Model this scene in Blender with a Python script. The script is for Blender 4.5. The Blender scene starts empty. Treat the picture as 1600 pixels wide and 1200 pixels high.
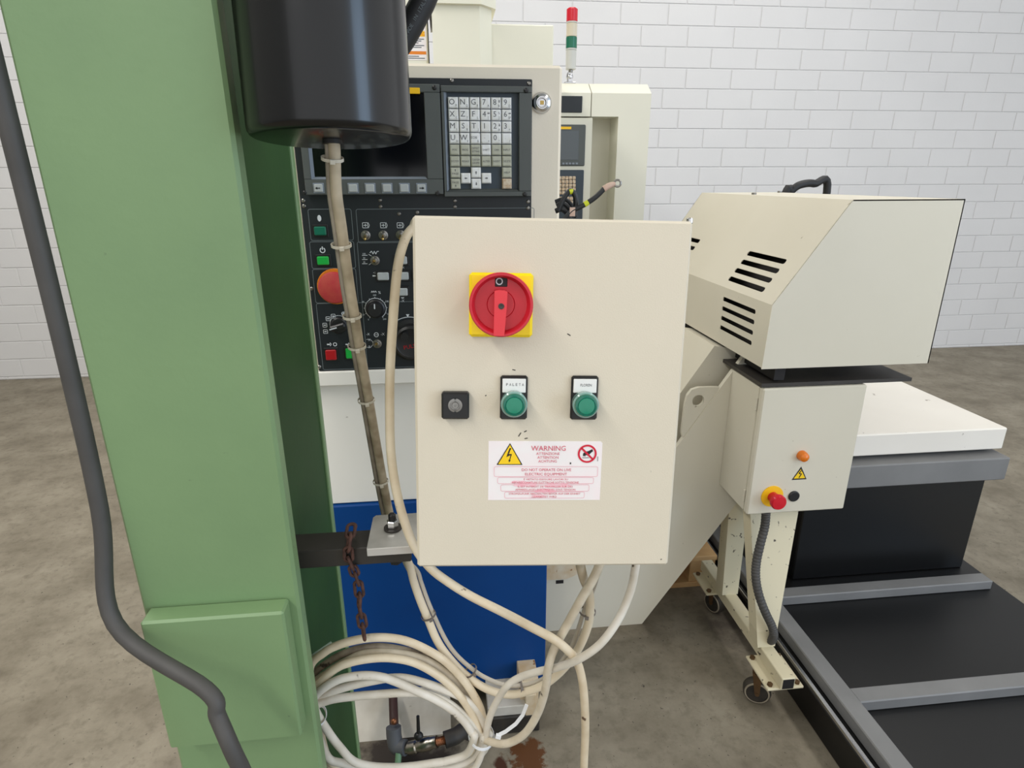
import bpy, bmesh, math, random
from mathutils import Vector, Matrix
random.seed(7)
V = Vector
SC = bpy.context.scene
COL = SC.collection

# ------------------------------------------------------------------ camera
F, PIT, YAW, ROL = 943.6, .32546, .10743, -.00313
EYE = V((0, 0, 1.5))
_f0 = V((math.sin(YAW), math.cos(YAW), 0)); _r0 = V((math.cos(YAW), -math.sin(YAW), 0))
FWD = _f0 * math.cos(PIT) - V((0, 0, 1)) * math.sin(PIT)
_u0 = _r0.cross(FWD)
RGT = _r0 * math.cos(ROL) + _u0 * math.sin(ROL)
UPV = -_r0 * math.sin(ROL) + _u0 * math.cos(ROL)
cd = bpy.data.cameras.new('camera'); cam = bpy.data.objects.new('camera', cd); COL.objects.link(cam)
cam.matrix_world = Matrix((( RGT.x, UPV.x, -FWD.x, 0), (RGT.y, UPV.y, -FWD.y, 0), (RGT.z, UPV.z, -FWD.z, EYE.z), (0, 0, 0, 1)))
cd.sensor_width = 36; cd.lens = F * 36 / 1600; cd.clip_start = .02
SC.camera = cam

# ------------------------------------------------------------------ world, lights, exposure
SC.view_settings.view_transform = 'Standard'; SC.view_settings.look = 'None'
SC.view_settings.gamma = 1; SC.view_settings.use_curve_mapping = False
SC.view_settings.exposure = 0.28
w = bpy.data.worlds.new('world'); SC.world = w; w.use_nodes = True
bg = w.node_tree.nodes['Background']; bg.inputs[0].default_value = (.97, .985, 1.0, 1); bg.inputs[1].default_value = .92

def area(name, loc, rot, sx, sy, power, col):
    l = bpy.data.lights.new(name, 'AREA'); l.shape = 'RECTANGLE'; l.size = sx; l.size_y = sy; l.energy = power; l.color = col
    o = bpy.data.objects.new(name, l); COL.objects.link(o); o.location = loc; o.rotation_euler = rot
    return o
R = math.radians
area('strip_light', (-2.1, -.6, 4.3), (0, 0, 0), .5, 7.5, 185, (1, .97, .92))
area('strip_light', (2.6, -.6, 4.3), (0, 0, 0), .5, 7.5, 75, (1, .97, .92))
area('strip_light', (.4, 3.4, 4.3), (0, 0, 0), 6.0, .5, 55, (1, .98, .95))
area('window_light', (5.6, -3.2, 2.2), (R(90), 0, R(60)), 2.0, 3.6, 100, (.5, .72, 1))

# ------------------------------------------------------------------ helpers
def ray(px, py): return RGT * ((px - 800) / F) - UPV * ((py - 600) / F) + FWD
def P(px, py, x=None, y=None, z=None):
    d = ray(px, py)
    t = (x - EYE.x) / d.x if x is not None else (y - EYE.y) / d.y if y is not None else (z - EYE.z) / d.z
    return EYE + d * t
def PP(px, py, p0, n):
    d = ray(px, py); t = (V(p0) - EYE).dot(n) / d.dot(n); return EYE + d * t
def L(c):
    return tuple(((v / 255) / 12.92 if v / 255 <= .04045 else ((v / 255 + .055) / 1.055) ** 2.4) for v in c) + (1,)

MATS = {}
def mat(name, col, rough=.5, metal=0, col2=None, scale=8, amt=.5, bump=0, bscale=200, coat=0, spots=None, detail=4, spec=.5):
    m = bpy.data.materials.new(name); m.use_nodes = True; nt = m.node_tree; b = nt.nodes['Principled BSDF']
    b.inputs['Roughness'].default_value = rough; b.inputs['Metallic'].default_value = metal
    b.inputs['Coat Weight'].default_value = coat; b.inputs['Coat Roughness'].default_value = .08
    b.inputs['Specular IOR Level'].default_value = spec
    N = nt.nodes.new; K = nt.links.new
    b.inputs['Base Color'].default_value = L(col)
    geo = None
    if col2 or bump or spots:
        geo = N('ShaderNodeNewGeometry')
    out = None
    if col2:
        no = N('ShaderNodeTexNoise'); no.inputs['Scale'].default_value = scale; no.inputs['Detail'].default_value = detail
        K(geo.outputs['Position'], no.inputs['Vector'])
        mr = N('ShaderNodeMapRange'); mr.inputs[1].default_value = .35; mr.inputs[2].default_value = .7; mr.inputs[4].default_value = amt
        K(no.outputs[0], mr.inputs[0])
        mx = N('ShaderNodeMix'); mx.data_type = 'RGBA'; mx.inputs[6].default_value = L(col); mx.inputs[7].default_value = L(col2)
        K(mr.outputs[0], mx.inputs[0]); out = mx.outputs[2]; K(out, b.inputs['Base Color'])
    if spots:   # (colour, scale, threshold)
        no = N('ShaderNodeTexNoise'); no.inputs['Scale'].default_value = spots[1]; no.inputs['Detail'].default_value = 3
        K(geo.outputs['Position'], no.inputs['Vector'])
        mr = N('ShaderNodeMapRange'); mr.inputs[1].default_value = spots[2]; mr.inputs[2].default_value = spots[2] + .05
        K(no.outputs[0], mr.inputs[0])
        mx = N('ShaderNodeMix'); mx.data_type = 'RGBA'; mx.inputs[6].default_value = L(col); mx.inputs[7].default_value = L(spots[0])
        if out: K(out, mx.inputs[6])
        K(mr.outputs[0], mx.inputs[0]); out = mx.outputs[2]; K(out, b.inputs['Base Color'])
    if bump:
        no = N('ShaderNodeTexNoise'); no.inputs['Scale'].default_value = bscale; no.inputs['Detail'].default_value = 3
        K(geo.outputs['Position'], no.inputs['Vector'])
        bm = N('ShaderNodeBump'); bm.inputs['Strength'].default_value = bump; bm.inputs['Distance'].default_value = .002
        K(no.outputs[0], bm.inputs['Height']); K(bm.outputs[0], b.inputs['Normal'])
    MATS[name] = m
    return m

mat('green_paint', (124, 152, 108), .45, col2=(112, 140, 100), scale=6, bump=.15, bscale=90, spots=((88, 104, 78), 45, .73))
mat('dark_green', (50, 82, 42), .6, col2=(40, 66, 40), scale=4, bump=.1, bscale=60, spec=.2)  # darker green than the flanges, used on the column web alone
mat('gloss_black', (9, 10, 12), .24, coat=.15, spec=.42, spots=((60, 60, 62), 60, .8))
mat('console_cream', (240, 229, 210), .5, col2=(230, 221, 200), scale=3, bump=.08, bscale=300)
mat('machine_cream', (236, 232, 214), .45, col2=(228, 226, 206), scale=2)
mat('machine_white', (238, 233, 224), .5, col2=(228, 222, 212), scale=3, spots=((150, 140, 128), 30, .72))
mat('dirty_white', (205, 200, 190), .6, col2=(160, 152, 138), scale=9, amt=.8, spots=((80, 66, 52), 26, .68))
mat('rusty_white', (214, 202, 178), .6, col2=(196, 166, 124), scale=22, amt=.9, spots=((150, 104, 60), 40, .66))
mat('blue_paint', (0, 63, 128), .5, col2=(0, 54, 114), scale=5, spec=.25)
mat('panel_black', (20, 27, 32), .45, col2=(26, 32, 36), scale=12)
mat('bezel_grey', (84, 88, 86), .5, col2=(76, 80, 78), scale=10, bump=.1, bscale=500)
mat('bezel_light', (132, 140, 150), .4)
mat('key_well', (52, 64, 74), .5)
mat('key_white', (240, 240, 240), .5, col2=(222, 220, 212), scale=70, amt=.7)
mat('key_beige', (190, 190, 174), .5, col2=(172, 172, 152), scale=60, amt=.7)
mat('key_tan', (220, 206, 184), .6, col2=(186, 150, 112), scale=120, amt=1)
mat('legend_grey', (92, 92, 96), .6)
mat('screen_black', (8, 10, 14), .12, spec=.35)
mat('screen_grey', (86, 92, 96), .3)
mat('softkey', (176, 180, 180), .45)
mat('print_white', (208, 212, 214), .6)
mat('line_grey', (104, 112, 114), .6)
mat('chrome', (210, 210, 212), .18, 1)
mat('steel', (150, 148, 144), .35, 1, col2=(110, 106, 100), scale=40)
mat('brass', (176, 150, 92), .3, 1)
mat('btn_green', (22, 168, 64), .35)
mat('btn_dark_green', (10, 104, 80), .35)
mat('btn_red', (168, 14, 26), .35)
mat('estop_faded', (184, 54, 58), .5, col2=(190, 84, 64), scale=60)
mat('estop_orange', (226, 128, 24), .5)
mat('estop_red', (206, 20, 40), .3)
mat('signal_yellow', (250, 196, 20), .45)
mat('black_plastic', (26, 26, 27), .42)
mat('black_rubber', (30, 30, 32), .55)
mat('box_paint', (218, 208, 188), .5, col2=(210, 201, 181), scale=5, bump=.13, bscale=650, spots=((176, 168, 152), 55, .76))
mat('box_edge', (226, 222, 206), .45)
mat('isolator_yellow', (254, 222, 0), .4, col2=(244, 206, 10), scale=40)
mat('isolator_red', (202, 36, 52), .36, col2=(190, 30, 46), scale=30)
mat('isolator_handle', (224, 52, 62), .36)
mat('isolator_dark_red', (176, 26, 40), .45)
mat('sticker_white', (240, 236, 234), .45, col2=(246, 226, 228), scale=40)
mat('print_red', (214, 92, 112), .6)
mat('print_pink', (232, 150, 166), .6)
mat('smear_pink', (250, 196, 206), .6, col2=(244, 224, 226), scale=160, amt=1)
mat('sign_red', (208, 24, 54), .5)
mat('sign_yellow', (248, 206, 20), .5)
mat('print_black', (24, 24, 26), .6)
mat('white_label', (232, 232, 228), .5)
mat('cable_white', (226, 220, 208), .42, col2=(200, 190, 172), scale=20, amt=.8, spots=((92, 80, 68), 40, .68))
mat('cable_cream', (230, 216, 190), .42, col2=(206, 186, 154), scale=22, amt=.8, spots=((104, 80, 60), 52, .69))
mat('cable_beige', (224, 213, 192), .45, col2=(184, 170, 146), scale=24, amt=.9, spots=((88, 76, 64), 40, .69))
mat('cable_dirty', (168, 156, 136), .5, col2=(104, 90, 74), scale=30, amt=1, spots=((60, 50, 42), 40, .6))
mat('cable_grey', (170, 168, 160), .45, col2=(146, 142, 132), scale=20)
mat('tie_white', (236, 238, 242), .35)
mat('tie_grey', (112, 104, 98), .5)
mat('tie_old', (206, 200, 184), .5)
mat('dark_steel', (66, 62, 58), .5, .3, col2=(52, 48, 44), scale=14, spots=((120, 112, 104), 120, .76))
mat('alu_plate', (192, 190, 184), .4, .4, col2=(146, 144, 138), scale=24, spots=((96, 92, 86), 50, .7))
mat('alu_edge', (206, 202, 196), .45, .3, spots=((110, 104, 98), 90, .74))
mat('rust', (98, 66, 56), .75, .2, col2=(62, 42, 36), scale=90, amt=1, bump=.4, bscale=500)
mat('conveyor_cream', (214, 208, 191), .5, col2=(206, 200, 181), scale=3, spots=((150, 138, 112), 36, .75))
mat('rail_cream', (214, 204, 174), .5, spots=((70, 58, 44), 55, .66))
mat('dark_interior', (26, 22, 22), .7)
mat('wheel_black', (34, 32, 30), .6, col2=(70, 62, 52), scale=30)
mat('wheel_tread', (56, 52, 46), .6, col2=(78, 70, 58), scale=40)
mat('wheel_rim', (176, 166, 148), .45, .3, col2=(120, 108, 90), scale=60)
mat('rusty_metal', (110, 84, 56), .55, .6, col2=(74, 56, 40), scale=50)
mat('conduit', (74, 72, 70), .6, col2=(58, 56, 54), scale=20)
mat('bed_black', (10, 10, 11), .4)
mat('bed_grey', (126, 126, 126), .5, col2=(108, 108, 108), scale=8)
mat('amber', (226, 120, 24), .25)
mat('wood', (196, 158, 108), .7, col2=(160, 118, 72), scale=14)
mat('brown_bin', (70, 58, 50), .5, col2=(52, 42, 36), scale=8)
mat('pipe_brown', (58, 30, 24), .6, col2=(30, 18, 16), scale=20)
mat('elbow_grey', (84, 86, 90), .6)
mat('valve_metal', (176, 172, 162), .3, 1, col2=(110, 92, 70), scale=50)
mat('copper', (150, 98, 66), .4, .8, col2=(90, 60, 44), scale=60)
mat('green_stick', (104, 140, 108), .5)
mat('lens_red', (206, 24, 44), .25)
mat('lens_green', (18, 104, 78), .25)
mat('lens_clear', (210, 200, 178), .2)
mat('tower_grey', (196, 196, 190), .35)
mat('wire_black', (30, 32, 34), .45)
mat('band_yellow', (206, 212, 40), .5)
mat('lug_tape', (206, 178, 160), .6, col2=(180, 140, 120), scale=120)
mat('clear_strap', (150, 168, 150), .3)
mat('wall_paint', (219, 218, 218), .6, col2=(212, 211, 211), scale=2, bump=.2, bscale=60)
mat('mortar', (211, 210, 210), .8)
mat('blocker_grey', (150, 150, 146), .8)
mat('rear_cream_shaded', (222, 219, 203), .45, col2=(216, 213, 196), scale=2)  # machine cream darkened to stand in for the weaker light at the back
mat('ceiling_white', (200, 200, 198), .8)

def glass_green(name, col):
    m = mat(name, col, .15, coat=.4); b = m.node_tree.nodes['Principled BSDF']
    b.inputs['Transmission Weight'].default_value = .25
    return m
glass_green('lens_push', (14, 122, 100))
glass_green('lens_ring', (150, 190, 180))
glass_green('lens_core', (8, 146, 112))

# grimy upper run of the cables: dirt lies on the upper part only
def grime(name, clean, dirty):
    m = mat(name, clean, .5); nt = m.node_tree; b = nt.nodes['Principled BSDF']; N = nt.nodes.new; K = nt.links.new
    g = N('ShaderNodeNewGeometry'); s = N('ShaderNodeSeparateXYZ'); K(g.outputs['Position'], s.inputs[0])
    no = N('ShaderNodeTexNoise'); no.inputs['Scale'].default_value = 40; K(g.outputs['Position'], no.inputs['Vector'])
    mr = N('ShaderNodeMapRange'); mr.inputs[1].default_value = .86; mr.inputs[2].default_value = 1.02; K(s.outputs[2], mr.inputs[0])
    mt = N('ShaderNodeMapRange'); mt.inputs[1].default_value = 1.18; mt.inputs[2].default_value = 1.45; mt.inputs[3].default_value = 1; mt.inputs[4].default_value = .7; K(s.outputs[2], mt.inputs[0])
    mm = N('ShaderNodeMath'); mm.operation = 'MULTIPLY'; K(mr.outputs[0], mm.inputs[0]); K(mt.outputs[0], mm.inputs[1])
    m2 = N('ShaderNodeMapRange'); m2.inputs[1].default_value = .3; m2.inputs[2].default_value = .7; m2.inputs[3].default_value = .55; m2.inputs[4].default_value = 1
    K(no.outputs[0], m2.inputs[0])
    mu = N('ShaderNodeMath'); mu.operation = 'MULTIPLY'; K(mm.outputs[0], mu.inputs[0]); K(m2.outputs[0], mu.inputs[1])
    mx = N('ShaderNodeMix'); mx.data_type = 'RGBA'; mx.inputs[6].default_value = L(clean); mx.inputs[7].default_value = L(dirty)
    K(mu.outputs[0], mx.inputs[0]); K(mx.outputs[2], b.inputs['Base Color'])
grime('cable_grimy', (226, 212, 186), (132, 118, 94))
grime('cable_grimy_thin', (186, 178, 164), (120, 110, 94))

# concrete floor with oil stains and a wide dark patch
def floor_mat():
    m = mat('concrete', (150, 142, 131), .6, spec=.35); nt = m.node_tree; b = nt.nodes['Principled BSDF']; N = nt.nodes.new; K = nt.links.new
    g = N('ShaderNodeNewGeometry')
    def noise(s, d=5):
        n = N('ShaderNodeTexNoise'); n.inputs['Scale'].default_value = s; n.inputs['Detail'].default_value = d; n.inputs['Roughness'].default_value = .65
        K(g.outputs['Position'], n.inputs['Vector']); return n.outputs[0]
    def rng(x, a, b_, c=0, d=1):
        r = N('ShaderNodeMapRange'); r.inputs[1].default_value = a; r.inputs[2].default_value = b_; r.inputs[3].default_value = c; r.inputs[4].default_value = d
        K(x, r.inputs[0]); return r.outputs[0]
    def mix(f, a, c2):
        x = N('ShaderNodeMix'); x.data_type = 'RGBA'; K(f, x.inputs[0])
        if isinstance(a, tuple): x.inputs[6].default_value = L(a)
        else: K(a, x.inputs[6])
        x.inputs[7].default_value = L(c2); return x.outputs[2]
    c = mix(rng(noise(4.2), .34, .70), (146, 138, 122), (110, 102, 87))
    c = mix(rng(noise(26), .5, .75, 0, .6), c, (92, 84, 70))
    c = mix(rng(noise(70, 2), .68, .72, 0, .8), c, (60, 54, 48))
    def floor_patch(c, ctr, rx, ry, col, edge, wob):
        sub = N('ShaderNodeVectorMath'); sub.operation = 'SUBTRACT'; K(g.outputs['Position'], sub.inputs[0]); sub.inputs[1].default_value = ctr
        mu = N('ShaderNodeVectorMath'); mu.operation = 'MULTIPLY'; K(sub.outputs[0], mu.inputs[0]); mu.inputs[1].default_value = (1 / rx, 1 / ry, 0)
        ln = N('ShaderNodeVectorMath'); ln.operation = 'LENGTH'; K(mu.outputs[0], ln.inputs[0])
        ad = N('ShaderNodeMath'); ad.operation = 'ADD'; K(ln.outputs[1], ad.inputs[0]); K(rng(noise(14), .3, .7, -wob, wob), ad.inputs[1])
        return mix(rng(ad.outputs[0], 1, 1 - edge), c, col)
    a = P(825, 1180, z=0); c = floor_patch(c, a, .055, .05, (92, 56, 26), .25, .7)
    a = P(782, 1196, z=0); c = floor_patch(c, a, .02, .025, (70, 40, 24), .3, .4)
    a = P(630, 1180, z=0); c = floor_patch(c, a, .17, .11, (52, 44, 37), .5, .3)
    a = P(1150, 960, z=0); c = floor_patch(c, a, .16, .3, (88, 80, 72), .8, .4)  # wide soft patch, darker than the concrete, around the conveyor stand
    K(c, b.inputs['Base Color'])
    bm = N('ShaderNodeBump'); bm.inputs['Strength'].default_value = .25; bm.inputs['Distance'].default_value = .003
    K(noise(60), bm.inputs['Height']); K(bm.outputs[0], b.inputs['Normal'])
floor_mat()

# ------------------------------------------------------------------ mesh builder
class Frame:
    def __init__(s, o=(0, 0, 0), x=(1, 0, 0), y=(0, 1, 0), z=(0, 0, 1)):
        s.o, s.x, s.y, s.z = V(o), V(x), V(y), V(z)
    def __call__(s, p): return s.o + s.x * p[0] + s.y * p[1] + s.z * p[2]
WORLD = Frame()
_fonts = {}
def text_mesh(st):
    if st in _fonts: return _fonts[st]
    cu = bpy.data.curves.new('t', 'FONT'); cu.body = st; cu.resolution_u = 2; cu.align_x = 'CENTER'
    o = bpy.data.objects.new('t', cu); COL.objects.link(o)
    dg = bpy.context.evaluated_depsgraph_get(); me = bpy.data.meshes.new_from_object(o.evaluated_get(dg))
    vs = [(v.co.x, v.co.y) for v in me.vertices]; fs = [tuple(p.vertices) for p in me.polygons]
    bpy.data.objects.remove(o); bpy.data.curves.remove(cu); bpy.data.meshes.remove(me)
    xs = [v[0] for v in vs] or [0]; ys = [v[1] for v in vs] or [0]
    _fonts[st] = (vs, fs, min(xs), max(xs), min(ys), max(ys)); return _fonts[st]

class MB:
    def __init__(s, fr=WORLD): s.v, s.f, s.m, s.fr = [], [], [], fr
    def add(s, vs, fs, m=0, raw=False):
        n = len(s.v); s.v += [V(p) if raw else s.fr(p) for p in vs]
        for f in fs: s.f.append(tuple(i + n for i in f)); s.m.append(m)
        return s
    def box(s, a, b, bev=0, m=0):
        lo = [min(a[i], b[i]) for i in range(3)]; hi = [max(a[i], b[i]) for i in range(3)]
        if not bev:
            vs = [(x, y, z) for x in (lo[0], hi[0]) for y in (lo[1], hi[1]) for z in (lo[2], hi[2])]
            return s.add(vs, [(0, 1, 3, 2), (4, 6, 7, 5), (0, 4, 5, 1), (2, 3, 7, 6), (0, 2, 6, 4), (1, 5, 7, 3)], m)
        bev = min(bev, *[(hi[i] - lo[i]) * .49 for i in range(3)])
        vs, idx = [], {}
        for c in range(8):
            sg = [(c >> i) & 1 for i in range(3)]
            for ax in range(3):
                p = [(hi[i] if sg[i] else lo[i]) if i == ax else (hi[i] - bev if sg[i] else lo[i] + bev) for i in range(3)]
                idx[(c, ax)] = len(vs); vs.append(p)
        fs = [tuple(idx[(c, a)] for a in range(3)) for c in range(8)]
        for ax in range(3):
            o1, o2 = [i for i in range(3) if i != ax]
            for sg in (0, 1):
                cs = [(sg << ax) | (i << o1) | (j << o2) for i, j in ((0, 0), (1, 0), (1, 1), (0, 1))]
                fs.append(tuple(idx[(c, ax)] for c in cs))
            for i in (0, 1):
                for j in (0, 1):
                    c0 = (i << o1) | (j << o2); c1 = c0 | (1 << ax)
                    fs.append((idx[(c0, o1)], idx[(c1, o1)], idx[(c1, o2)], idx[(c0, o2)]))
        return s.add(vs, fs, m)
    def rings(s, rs, closed_ends=True, m=0, raw=True):
        n = len(rs[0]); vs = [p for r in rs for p in r]; fs = []
        for k in range(len(rs) - 1):
            for i in range(n):
                j = (i + 1) % n; fs.append((k * n + i, k * n + j, (k + 1) * n + j, (k + 1) * n + i))
        if closed_ends: fs += [tuple(range(n - 1, -1, -1)), tuple((len(rs) - 1) * n + i for i in range(n))]
        return s.add(vs, fs, m, raw)
    def lathe(s, p0, d, prof, n=24, m=0, caps=True):
        p0 = s.fr(p0); d = (s.fr(V(d)) - s.fr.o).normalized()
        a = d.orthogonal().normalized(); b = d.cross(a)
        rs = [[p0 + d * h + (a * math.cos(2 * math.pi * i / n) + b * math.sin(2 * math.pi * i / n)) * max(r, 1e-5) for i in range(n)] for r, h in prof]
        return s.rings(rs, caps, m)
    def cyl(s, p0, p1, r, r1=None, n=20, m=0, bev=0):
        p0, p1 = V(p0), V(p1); d = p1 - p0; h = d.length; r1 = r if r1 is None else r1
        pr = [(r, 0), (r1, h)] if not bev else [(r - bev, 0), (r, bev), (r1, h - bev), (r1 - bev, h)]
        return s.lathe(p0, d, pr, n, m)
    def tube(s, pts, r, n=12, m=0, closed=False, rf=None):
        pts = [s.fr(p) for p in pts]; N = len(pts); rs = []
        tan = []
        for i in range(N):
            a = pts[(i - 1) % N] if closed or i > 0 else pts[i]; b = pts[(i + 1) % N] if closed or i < N - 1 else pts[i]
            tan.append((b - a).normalized())
        u = tan[0].orthogonal().normalized()
        us = []
        for i in range(N):
            u = (u - tan[i] * u.dot(tan[i])).normalized(); us.append(u)
        if closed:   # spread the twist left over
            e = (us[-1] - tan[0] * us[-1].dot(tan[0])).normalized()
            ang = math.atan2(e.cross(us[0]).dot(tan[0]), e.dot(us[0]))
        for i in range(N):
            uu = us[i]
            if closed: uu = Matrix.Rotation(ang * i / N, 3, tan[i]) @ uu
            w = tan[i].cross(uu); rr = rf(i) if rf else r
            rs.append([pts[i] + (uu * math.cos(2 * math.pi * k / n) + w * math.sin(2 * math.pi * k / n)) * rr for k in range(n)])
        if closed:
            base = len(s.v); s.v += [p for q in rs for p in q]
            for i in range(N):
                for k in range(n):
                    j = (i + 1) % N; l = (k + 1) % n
                    s.f.append((base + i * n + k, base + i * n + l, base + j * n + l, base + j * n + k)); s.m.append(m)
            return s
        return s.rings(rs, True, m)
    def prism(s, poly, vec, m=0):
        poly = [V(p) for p in poly]; n = len(poly); vec = V(vec); vs = poly + [p + vec for p in poly]
        fs = [tuple(range(n)), tuple(range(2 * n - 1, n - 1, -1))] + [(i, (i + 1) % n, (i + 1) % n + n, i + n) for i in range(n)]
        return s.add(vs, fs, m)
    def sphere(s, c, r, m=0, n=16, k=9, sc=(1, 1, 1)):
        vs, fs = [], []
        for i in range(k + 1):
            t = math.pi * i / k
            for j in range(n):
                a = 2 * math.pi * j / n
                vs.append((c[0] + sc[0] * r * max(math.sin(t), 1e-4) * math.cos(a), c[1] + sc[1] * r * max(math.sin(t), 1e-4) * math.sin(a), c[2] + sc[2] * r * math.cos(t)))
        for i in range(k):
            for j in range(n):
                l = (j + 1) % n; fs.append((i * n + j, i * n + l, (i + 1) * n + l, (i + 1) * n + j))
        return s.add(vs, fs, m)
    def text(s, st, cx, cz, h, y=0, w=None, m=0, fr=None, rot=0):   # upright in the local xz plane, facing -y
        vs, fs, x0, x1, y0, y1 = text_mesh(st)
        if not fs: return s
        cap = max(text_mesh('H')[5], 1e-3); k = h / cap; kx = k if not w else w / max(x1 - x0, 1e-6)
        ca, sa = math.cos(rot), math.sin(rot)
        out = []
        for a, b in vs:
            a = (a - (x0 + x1) / 2) * kx; b = b * k - h / 2
            out.append((cx + a * ca - b * sa, y, cz + a * sa + b * ca))
        return s.add(out, fs, m)
    def quad(s, x0, x1, z0, z1, y, m=0): return s.add([(x0, y, z0), (x1, y, z0), (x1, y, z1), (x0, y, z1)], [(0, 1, 2, 3)], m)
    def ring2d(s, cx, cz, r0, r1, y, m=0, a0=0, a1=2 * math.pi, n=36):
        vs, fs = [], []
        for i in range(n + 1):
            a = a0 + (a1 - a0) * i / n
            vs += [(cx + r0 * math.cos(a), y, cz + r0 * math.sin(a)), (cx + r1 * math.cos(a), y, cz + r1 * math.sin(a))]
        for i in range(n): fs.append((2 * i, 2 * i + 1, 2 * i + 3, 2 * i + 2))
        return s.add(vs, fs, m)
    def line2d(s, pts, wd, y, m=0):
        for (x0, z0), (x1, z1) in zip(pts, pts[1:]):
            d = V((x1 - x0, z1 - z0, 0)); ln = max(d.length, 1e-6); nx, nz = -d.y / ln * wd / 2, d.x / ln * wd / 2
            s.add([(x0 + nx, y, z0 + nz), (x1 + nx, y, z1 + nz), (x1 - nx, y, z1 - nz), (x0 - nx, y, z0 - nz)], [(0, 1, 2, 3)], m)
        return s
    def rrect(s, x0, x1, z0, z1, rad, wd, y, m=0):
        pts = []
        for cx, cz, a in ((x1 - rad, z1 - rad, 0), (x0 + rad, z1 - rad, 90), (x0 + rad, z0 + rad, 180), (x1 - rad, z0 + rad, 270)):
            for k in range(5): t = R(a + k * 22.5); pts.append((cx + rad * math.cos(t), cz + rad * math.sin(t)))
        pts.append(pts[0]); return s.line2d(pts, wd, y, m)

WO = {}
def build(name, mb, mats, parent=None, label=None, cat=None, group=None, kind=None, flat=False):
    if isinstance(mats, str): mats = [mats]
    me = bpy.data.meshes.new(name)
    vs = mb.v; lo = V([min(v[i] for v in vs) for i in range(3)]); hi = V([max(v[i] for v in vs) for i in range(3)])
    O = V(((lo.x + hi.x) / 2, (lo.y + hi.y) / 2, lo.z))
    me.from_pydata([v - O for v in vs], [], mb.f)
    for k in mats: me.materials.append(MATS[k])
    me.polygons.foreach_set('material_index', mb.m)
    if not flat:
        bm = bmesh.new(); bm.from_mesh(me); bmesh.ops.recalc_face_normals(bm, faces=bm.faces); bm.to_mesh(me); bm.free()
    me.shade_smooth(); me.set_sharp_from_angle(angle=R(32))
    o = bpy.data.objects.new(name, me); COL.objects.link(o)
    if parent:
        o.parent = parent; o.location = O - WO[parent.name]
    else: o.location = O
    WO[o.name] = O
    return tag(o, label, cat, group, kind)
def tag(o, label=None, cat=None, group=None, kind=None):
    for k, v in (('label', label), ('category', cat), ('group', group), ('kind', kind)):
        if v: o[k] = v
    return o
def thing(name, label, cat, loc, group=None):
    o = bpy.data.objects.new(name, None); COL.objects.link(o); o.location = loc; o.empty_display_size = .05
    WO[o.name] = V(loc); return tag(o, label, cat, group)
def spline(pts, per=8, closed=False):
    pts = [V(p) for p in pts]; n = len(pts); out = []
    for i in range(n if closed else n - 1):
        g = lambda k: pts[k % n] if closed else pts[min(max(k, 0), n - 1)]
        a, b, c, d = g(i - 1), g(i), g(i + 1), g(i + 2)
        for k in range(per):
            t = k / per
            out.append(.5 * ((2 * b) + (c - a) * t + (2 * a - 5 * b + 4 * c - d) * t * t + (3 * b - a - 3 * c + d) * t ** 3))
    if not closed: out.append(pts[-1])
    return out
def pxs(l): return [P(a, b, y=c) for a, b, c in l]

# ------------------------------------------------------------------ the setting
def struct(name, mb, mats): return build(name, mb, mats, kind='structure')
floor = struct('floor', MB().box((-6, -5, -.1), (8, 5.2, 0)), 'concrete')
wall = struct('wall_back', MB().box((-6, 5.0, 0), (8, 5.2, 4.5)), 'mortar')
struct('light_block_left', MB().box((-4.4, -5, 0), (-4.3, 5.0, 4.5)), 'blocker_grey')  # unseen wall added to hold back world light from the left
struct('ceiling', MB().box((-6, -5, 4.5), (8, 5.2, 4.6)), 'ceiling_white')
BW, BH, Z0 = .3640, .1429, 2.7383
joint_px = [(1043.5, 25), (1000.8, 58), (1038.8, 92), (1071, 124), (1034, 155), (1059, 186), (1028.5, 216), (1059, 245), (1023.7, 275), (1047.5, 304), (1015, 328)]
cells = []
for k in range(-12, 20):
    zt = Z0 - k * BH
    if zt - BH < -.15: continue
    if 0 <= k < len(joint_px): off = P(*joint_px[k], y=5).x
    else: off = P(1043, 25, y=5).x + (k % 2) * BW * .5 + random.uniform(-.05, .05)
    i0 = math.floor((-6 - off) / BW)
    for i in range(i0, i0 + 40):
        xa = off + i * BW
        if xa < -5.9 or xa + BW > 7.9 or zt > 4.5: continue
        cells.append((xa, max(zt - BH, 0), xa + BW, zt))
def vis(c):
    x, z = (c[0] + c[2]) / 2, (c[1] + c[3]) / 2
    return max(0, -.1 - x, x - 3.2) + 3 * max(0, 1.2 - z, z - 2.9)
cells.sort(key=vis)
g = .004
proto = None
def brick_mb(mb, c): mb.box((c[0] + g, 4.9955, c[1] + g), (c[2] - g, 5.02, c[3] - g), .0018)
for n, c in enumerate(cells[:290]):
    if c[3] - c[1] < BH - 1e-4:
        b = MB(); brick_mb(b, c); build('brick', b, 'wall_paint', wall); continue
    if not proto:
        b = MB(); brick_mb(b, c); proto = build('brick', b, 'wall_paint', wall); continue
    o = proto.copy(); COL.objects.link(o); o.parent = wall
    o.location = V(((c[0] + c[2]) / 2, proto.location.y + WO[wall.name].y, c[1] + g)) - WO[wall.name]
b = MB()
for c in cells[290:]: brick_mb(b, c)
build('brick_courses', b, 'wall_paint', wall, kind='stuff')

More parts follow.
